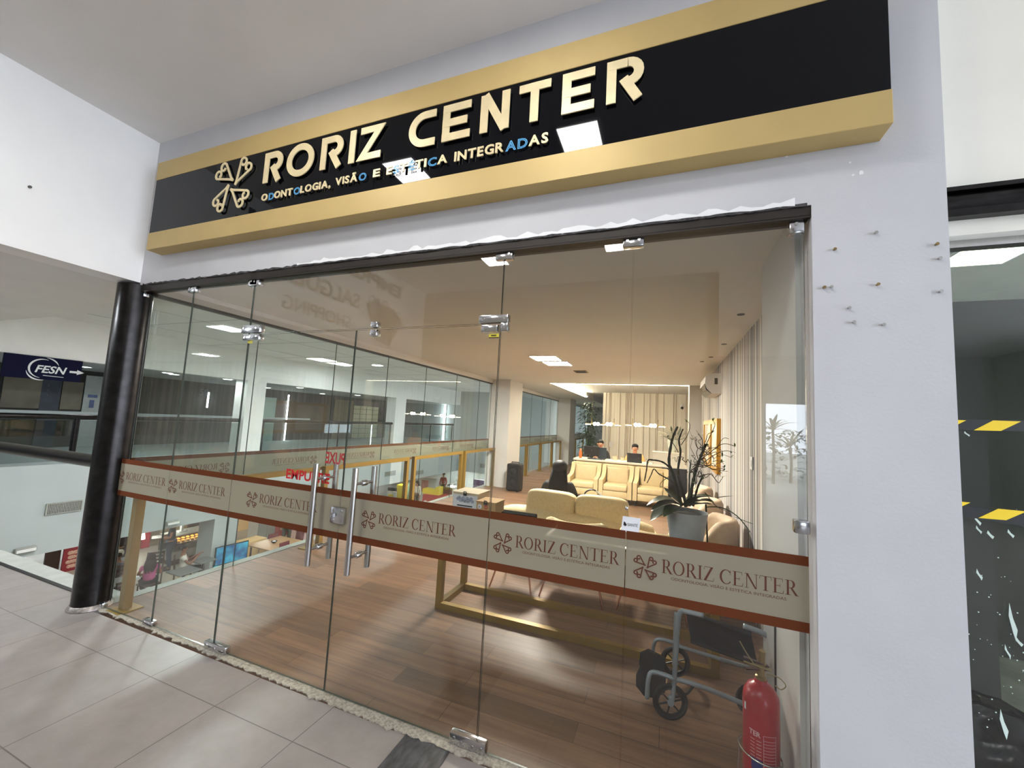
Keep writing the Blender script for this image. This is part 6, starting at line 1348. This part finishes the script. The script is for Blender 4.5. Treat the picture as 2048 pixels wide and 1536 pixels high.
for (x, y, a, lb) in ((-14.35, 7.10, R(-120), 'ladder-back chair under the person in the white cap'), (-14.30, 7.95, R(60), 'empty ladder-back chair left of the woman in pink'), (-12.55, 6.55, R(100), 'empty ladder-back chair near the gold post, low in view')): dup(lc, (x, y, LZ), a, lb)
figure('woman in a pink top with long black hair sitting with her back turned', (-13.42, 7.36, LZ), R(-120), 'sit', arm_lap, SKIN3, CLOTH['pink'], CLOTH['black'], 'long', sleeves='short', sub=1, hl=.62)
figure('person in a white cap and dark jacket seated beside the black pole', (-14.38, 7.08, LZ), R(-120), 'sit', arm_lap, SKIN3, CLOTH['grey'], CLOTH['black'], 'short', hat=CLOTH['white'], sub=1)
figure('man in a white shirt sitting at a table reading below', (-13.50, 8.30, LZ), R(150), 'sit', arm_phone, SKIN3, CLOTH['white'], CLOTH['grey'], 'short', sleeves='short', lean=.12, sub=1)
figure('server in dark blue holding a tray before the bakery counter', (-15.25, 8.86, LZ), R(-30), 'stand', arm_tray, SKIN1, CLOTH['navy'], CLOTH['denim'], 'short', sleeves='short', sub=1)
q = MB(); v_ = Vector((math.sin(R(-30)), -math.cos(R(-30)), 0))*.36; q.box(-.2, .2, -.14, .14, 0, .02, .006, 1); o = q.build('serving_tray', STEEL); o.location = (-15.25+v_.x, 8.86+v_.y, LZ+1.09); o.rotation_euler.z = R(-30); tag(o, 'flat tray held by the server in dark blue', 'tray')
figure('person all in black standing between the pole and the gold post', (-15.75, 7.75, LZ), R(-70), 'stand', arm_down, SKIN2, CLOTH['black'], CLOTH['black'], 'short', sub=1)
# warm lit kiosk to the right
b = MB(); b.box(-17.6, -17.5, 11.9, 15.2, LZ, -2.06); struct('wall_kiosk', b, WARMWALL, 'warm lit wall of the kiosk below the door')
t = thing('white_cabinet', 'white two door cabinet in front of the warm kiosk wall', 'cabinet', (-15.3, 12.3, LZ)); q = MB(); q.box(-15.8, -15.26, 11.95, 12.75, LZ, LZ+.90); q.build('carcass', WHITE, t)
for y0, y1 in ((11.97, 12.34), (12.36, 12.73)): q = MB(); q.box(-15.26, -15.24, y0, y1, LZ+.03, LZ+.88); q.build('door', PANELWALL, t)
t = thing('toaster_oven', 'grey countertop oven on the white cabinet', 'oven', (-15.5, 12.3, LZ+.9)); q = MB(); q.box(-15.78, -15.28, 11.97, 12.70, LZ+.90, LZ+1.40, .01, 1); q.build('case', STEEL, t); q = MB(); q.box(-15.28, -15.265, 12.02, 12.62, LZ+.95, LZ+1.34); q.build('oven_door', P('dark oven glass', rgb(74, 66, 58), .2, var=.1), t); q = MB(); q.box(-15.72, -15.36, 11.955, 11.97, LZ+.95, LZ+1.34); q.build('side_grille', BRASS, t)
q = MB(); q.box(-15.5, -15.4, 12.76, 13.55, LZ, LZ+1.9); o = q.build('red_partition', REDWALL); tag(o, 'tall red partition right of the white cabinet', 'partition')
q = MB(); q.box(-15.5, -15.4, 13.56, 14.25, LZ, LZ+1.9); o = q.build('white_partition', PANELWALL); tag(o, 'white partition right of the red partition', 'partition')
q = MB(); q.box(-14.5, -13.95, 10.35, 11.35, LZ, LZ+.62); o = q.build('cream_counter', WARMWALL); tag(o, 'cream counter block right of the television', 'counter')
t = thing('wooden_table', 'light wooden table with red chairs below the door', 'table', (-12.8, 10.7, LZ)); q = MB(); q.box(-13.4, -12.3, 10.15, 11.45, LZ+.71, LZ+.75, .006, 1); q.build('tabletop', WARMWOOD, t)
for x in (-13.3, -12.4):
    for y in (10.25, 11.35): q = MB(); q.cyl((x, y, LZ), (x, y, LZ+.71), .03, 8); q.build('leg', DARKWOOD, t)
t = thing('dark_bowl', 'dark bowl on the light wooden table', 'bowl', (-12.85, 10.75, LZ+.75)); q = MB(); q.lathe([(0, .0), (.05, 0), (.11, .07), (.10, .07), (.05, .01), (0, .01)], (-12.85, 10.75, LZ+.75), 18); q.build('bowl_body', DARKWOOD, t, True); q = MB(); q.ell((-12.85, 10.75, LZ+.80), (.06, .06, .035), 10, 6); q.build('napkins', PAPER, t, True)
t = thing('cafe_stool', 'dark stool under the woman in pink', 'stool', (-13.40, 7.36, LZ)); q = MB(); q.box(-13.6, -13.2, 7.16, 7.56, LZ+.41, LZ+.45, .01, 1); q.build('seat', DARKWOOD, t)
for sx in (-.16, .16):
    for sy in (-.16, .16): q = MB(); q.cyl((-13.4+sx, 7.36+sy, LZ), (-13.4+sx, 7.36+sy, LZ+.41), .018, 8); q.build('leg', DARKWOOD, t)
RCH = P('dark red chair', rgb(112, 38, 50), .5, var=.1)
def rchair(loc, rz, label):
    t = thing('red_chair', label, 'chair', loc, rz, 'red chairs round the wooden table'); q = MB(); q.box(-.21, .21, -.21, .21, .42, .46, .02, 2); q.build('seat', RCH, t, True, world=False); q = MB(); q.obox((0, .22, .68), (.40, .035, .42), Euler((-.12, 0, 0)), .02, 2); q.build('backrest', RCH, t, True, world=False)
    for s in (-1, 1):
        for u in (-1, 1): q = MB(); q.tube([(s*.18, u*.18, .43), (s*.20, u*.20, 0)], .014, 8); q.build('leg', STEEL, t, world=False)
    return t
rc = rchair((-12.05, 10.7, LZ), PI/2, 'red chair at the near side of the wooden table'); dup(rc, (-13.0, 11.75, LZ), 0, 'red chair at the far end of the wooden table'); dup(rc, (-13.7, 11.2, LZ), -PI/2, 'red chair behind the wooden table by the person in black')
figure('person with light brown hair in a black jacket standing by the wooden table', (-13.9, 12.15, LZ), R(-150), 'stand', arm_down, SKIN1, CLOTH['black'], CLOTH['darkgreen'], 'short', hair_mat=P('light brown hair', rgb(150, 118, 78), .5, var=.2, vs=30), sub=1)
t = thing('display_shelf', 'red and white display shelf beyond the person in the black jacket', 'shelf', (-14.2, 13.4, LZ)); q = MB(); q.box(-14.6, -14.2, 12.9, 14.0, LZ, LZ+1.4); q.build('carcass', P('pink white packaging', rgb(214, 180, 176), .6, var=.35, vs=5), t)
for k in range(3): q = MB(); q.box(-14.2, -14.1, 12.9, 14.0, LZ+.35+.35*k, LZ+.45+.35*k); q.build('shelf_edge', REDWALL if k % 2 else WHITE, t)
# far kiosks seen between the gold posts
def fbox(px0, px1, py0, py1, y, d, mat, name, label, cat, group=None):
    a, b_ = onY(px0, py1, y), onY(px1, py0, y); q = MB(); q.box(a.x, b_.x, y, y+d, a.z, b_.z); o = q.build(name, mat); tag(o, label, cat, group); return o
def cols(px0, px1, py0, py1, y, d, mat, name, label, cat):
    # stands on the lower floor
    a, b_ = onY(px0, py1, y), onY(px1, py0, y); q = MB(); q.box(a.x, b_.x, y, y+d, LZ, b_.z); o = q.build(name, mat); tag(o, label, cat); return o
o = cols(844, 885, 994, 1010, 21.6, 1.0, REDWALL, 'red_counter', 'red kiosk counter under the yellow panel', 'counter'); a = onY(851, 1003, 21.6); q = MB()
q.tube([(a.x, 21.59, a.z-.12), (a.x, 21.59, a.z+.08)], .02, 6)
for s in (-1, 1): q.tube([(a.x, 21.59, a.z-.03), (a.x+s*.10, 21.59, a.z+.04)], .018, 6); q.tube([(a.x, 21.59, a.z+.02), (a.x+s*.16, 21.59, a.z-.02)], .015, 6)
q.build('white_emblem', WHITE, o)
t = thing('yellow_kiosk_box', 'bright yellow kiosk panel above the red counter', 'kiosk', onY(862, 998, 21.8)); a, b_ = onY(844, 997, 21.8), onY(878, 981, 21.8); q = MB(); zk = onY(885, 994, 21.6).z+.01; q.box(a.x, b_.x, 21.8, 22.3, zk, b_.z); q.box(b_.x-.25, b_.x, 21.8, 22.3, b_.z, b_.z+.18); q.build('panel', YELLOWBOX, t)
o = cols(828, 872, 958, 1000, 23.4, .12, PANELWALL, 'white_partition', 'white partition carrying a poster behind the yellow panel', 'partition'); a, b_ = onY(842, 983, 23.38), onY(857, 961, 23.38); q = MB(); q.box(a.x, b_.x, 23.37, 23.39, a.z, b_.z); q.build('poster', P('red brown poster', rgb(150, 92, 86), .6, var=.5, vs=4), o)
cols(886, 905, 976, 1000, 23.2, 1.2, STEEL, 'steel_counter', 'steel kitchen counter right of the yellow panel', 'counter'); cols(893, 904, 970, 996, 25.6, .8, DARKSHOP, 'coffee_machine', 'dark coffee machine behind the steel counter', 'machine')
t = thing('wire_shelf', 'tall white wire shelf behind the white collection box', 'shelf', onY(908, 985, 22.6)); 
a, b_ = onY(905, 996, 22.6), onY(926, 958, 22.6); q = MB()
for x in (a.x, b_.x):
    for y in (22.6, 23.1): q.cyl((x, y, LZ), (x, y, b_.z), .025, 6)
q.build('uprights', WHITE, t); q = MB(); n = 4
for k in range(n): z = a.z+(b_.z-a.z)*(k+.5)/n; q.box(a.x, b_.x, 22.6, 23.1, z, z+.03)
q.build('shelves', WHITE, t)
o = cols(946, 974, 962, 990, 26.5, .4, PAPER, 'price_board', 'white board with purple header at the far kiosk', 'board'); a, b_ = onY(947, 968, 26.48), onY(976, 962, 26.48); q = MB(); q.box(a.x, b_.x+.1, 26.44, 26.5, a.z-.04, b_.z); q.build('purple_header', PURPLE, o)
q = MB(); a, b_ = onY(948, 976, 26.48), onY(972, 969, 26.48)
for k in range(5): q.box(a.x+.1*k, a.x+.1*k+.06, 26.47, 26.49, a.z, b_.z)
q.build('purple_marks', PURPLE, o)
cols(774, 791, 977, 1000, 20.4, .15, BLACK, 'checkout_screen', 'black checkout screen beside the yellow sign', 'screen'); o = cols(772, 792, 984, 1002, 20.25, .1, P('white counter panel', rgb(220, 222, 220), .5), 'white_counter', 'white counter with yellow print left of the gold posts', 'counter'); a = onY(776, 992, 20.24); q = MB(); q.box(a.x, a.x+.35, 20.23, 20.25, a.z, a.z+.12); q.build('yellow_print', YELLOWBOX, o)
cols(792, 806, 971, 990, 21.0, .5, YELLOWBOX, 'yellow_sign', 'yellow sign board left of the gold posts', 'sign'); cols(807, 818, 968, 985, 22.0, .4, P('pale green board', rgb(176, 224, 196), .6), 'green_board', 'pale green board between the gold posts', 'board')
def pfig(px, py, y, label, top, hair, rz=0): p = onY(px, py, y); figure(label, (p.x, y, LZ), rz, 'stand', arm_down, SKIN2, CLOTH[top], CLOTH['black'], hair, sub=1)
pfig(833, 990, 20.6, 'woman with long dark hair standing low behind the gold posts', 'white', 'long'); pfig(886, 970, 24.6, 'person in a dark top standing behind the steel counter', 'red', 'bun')
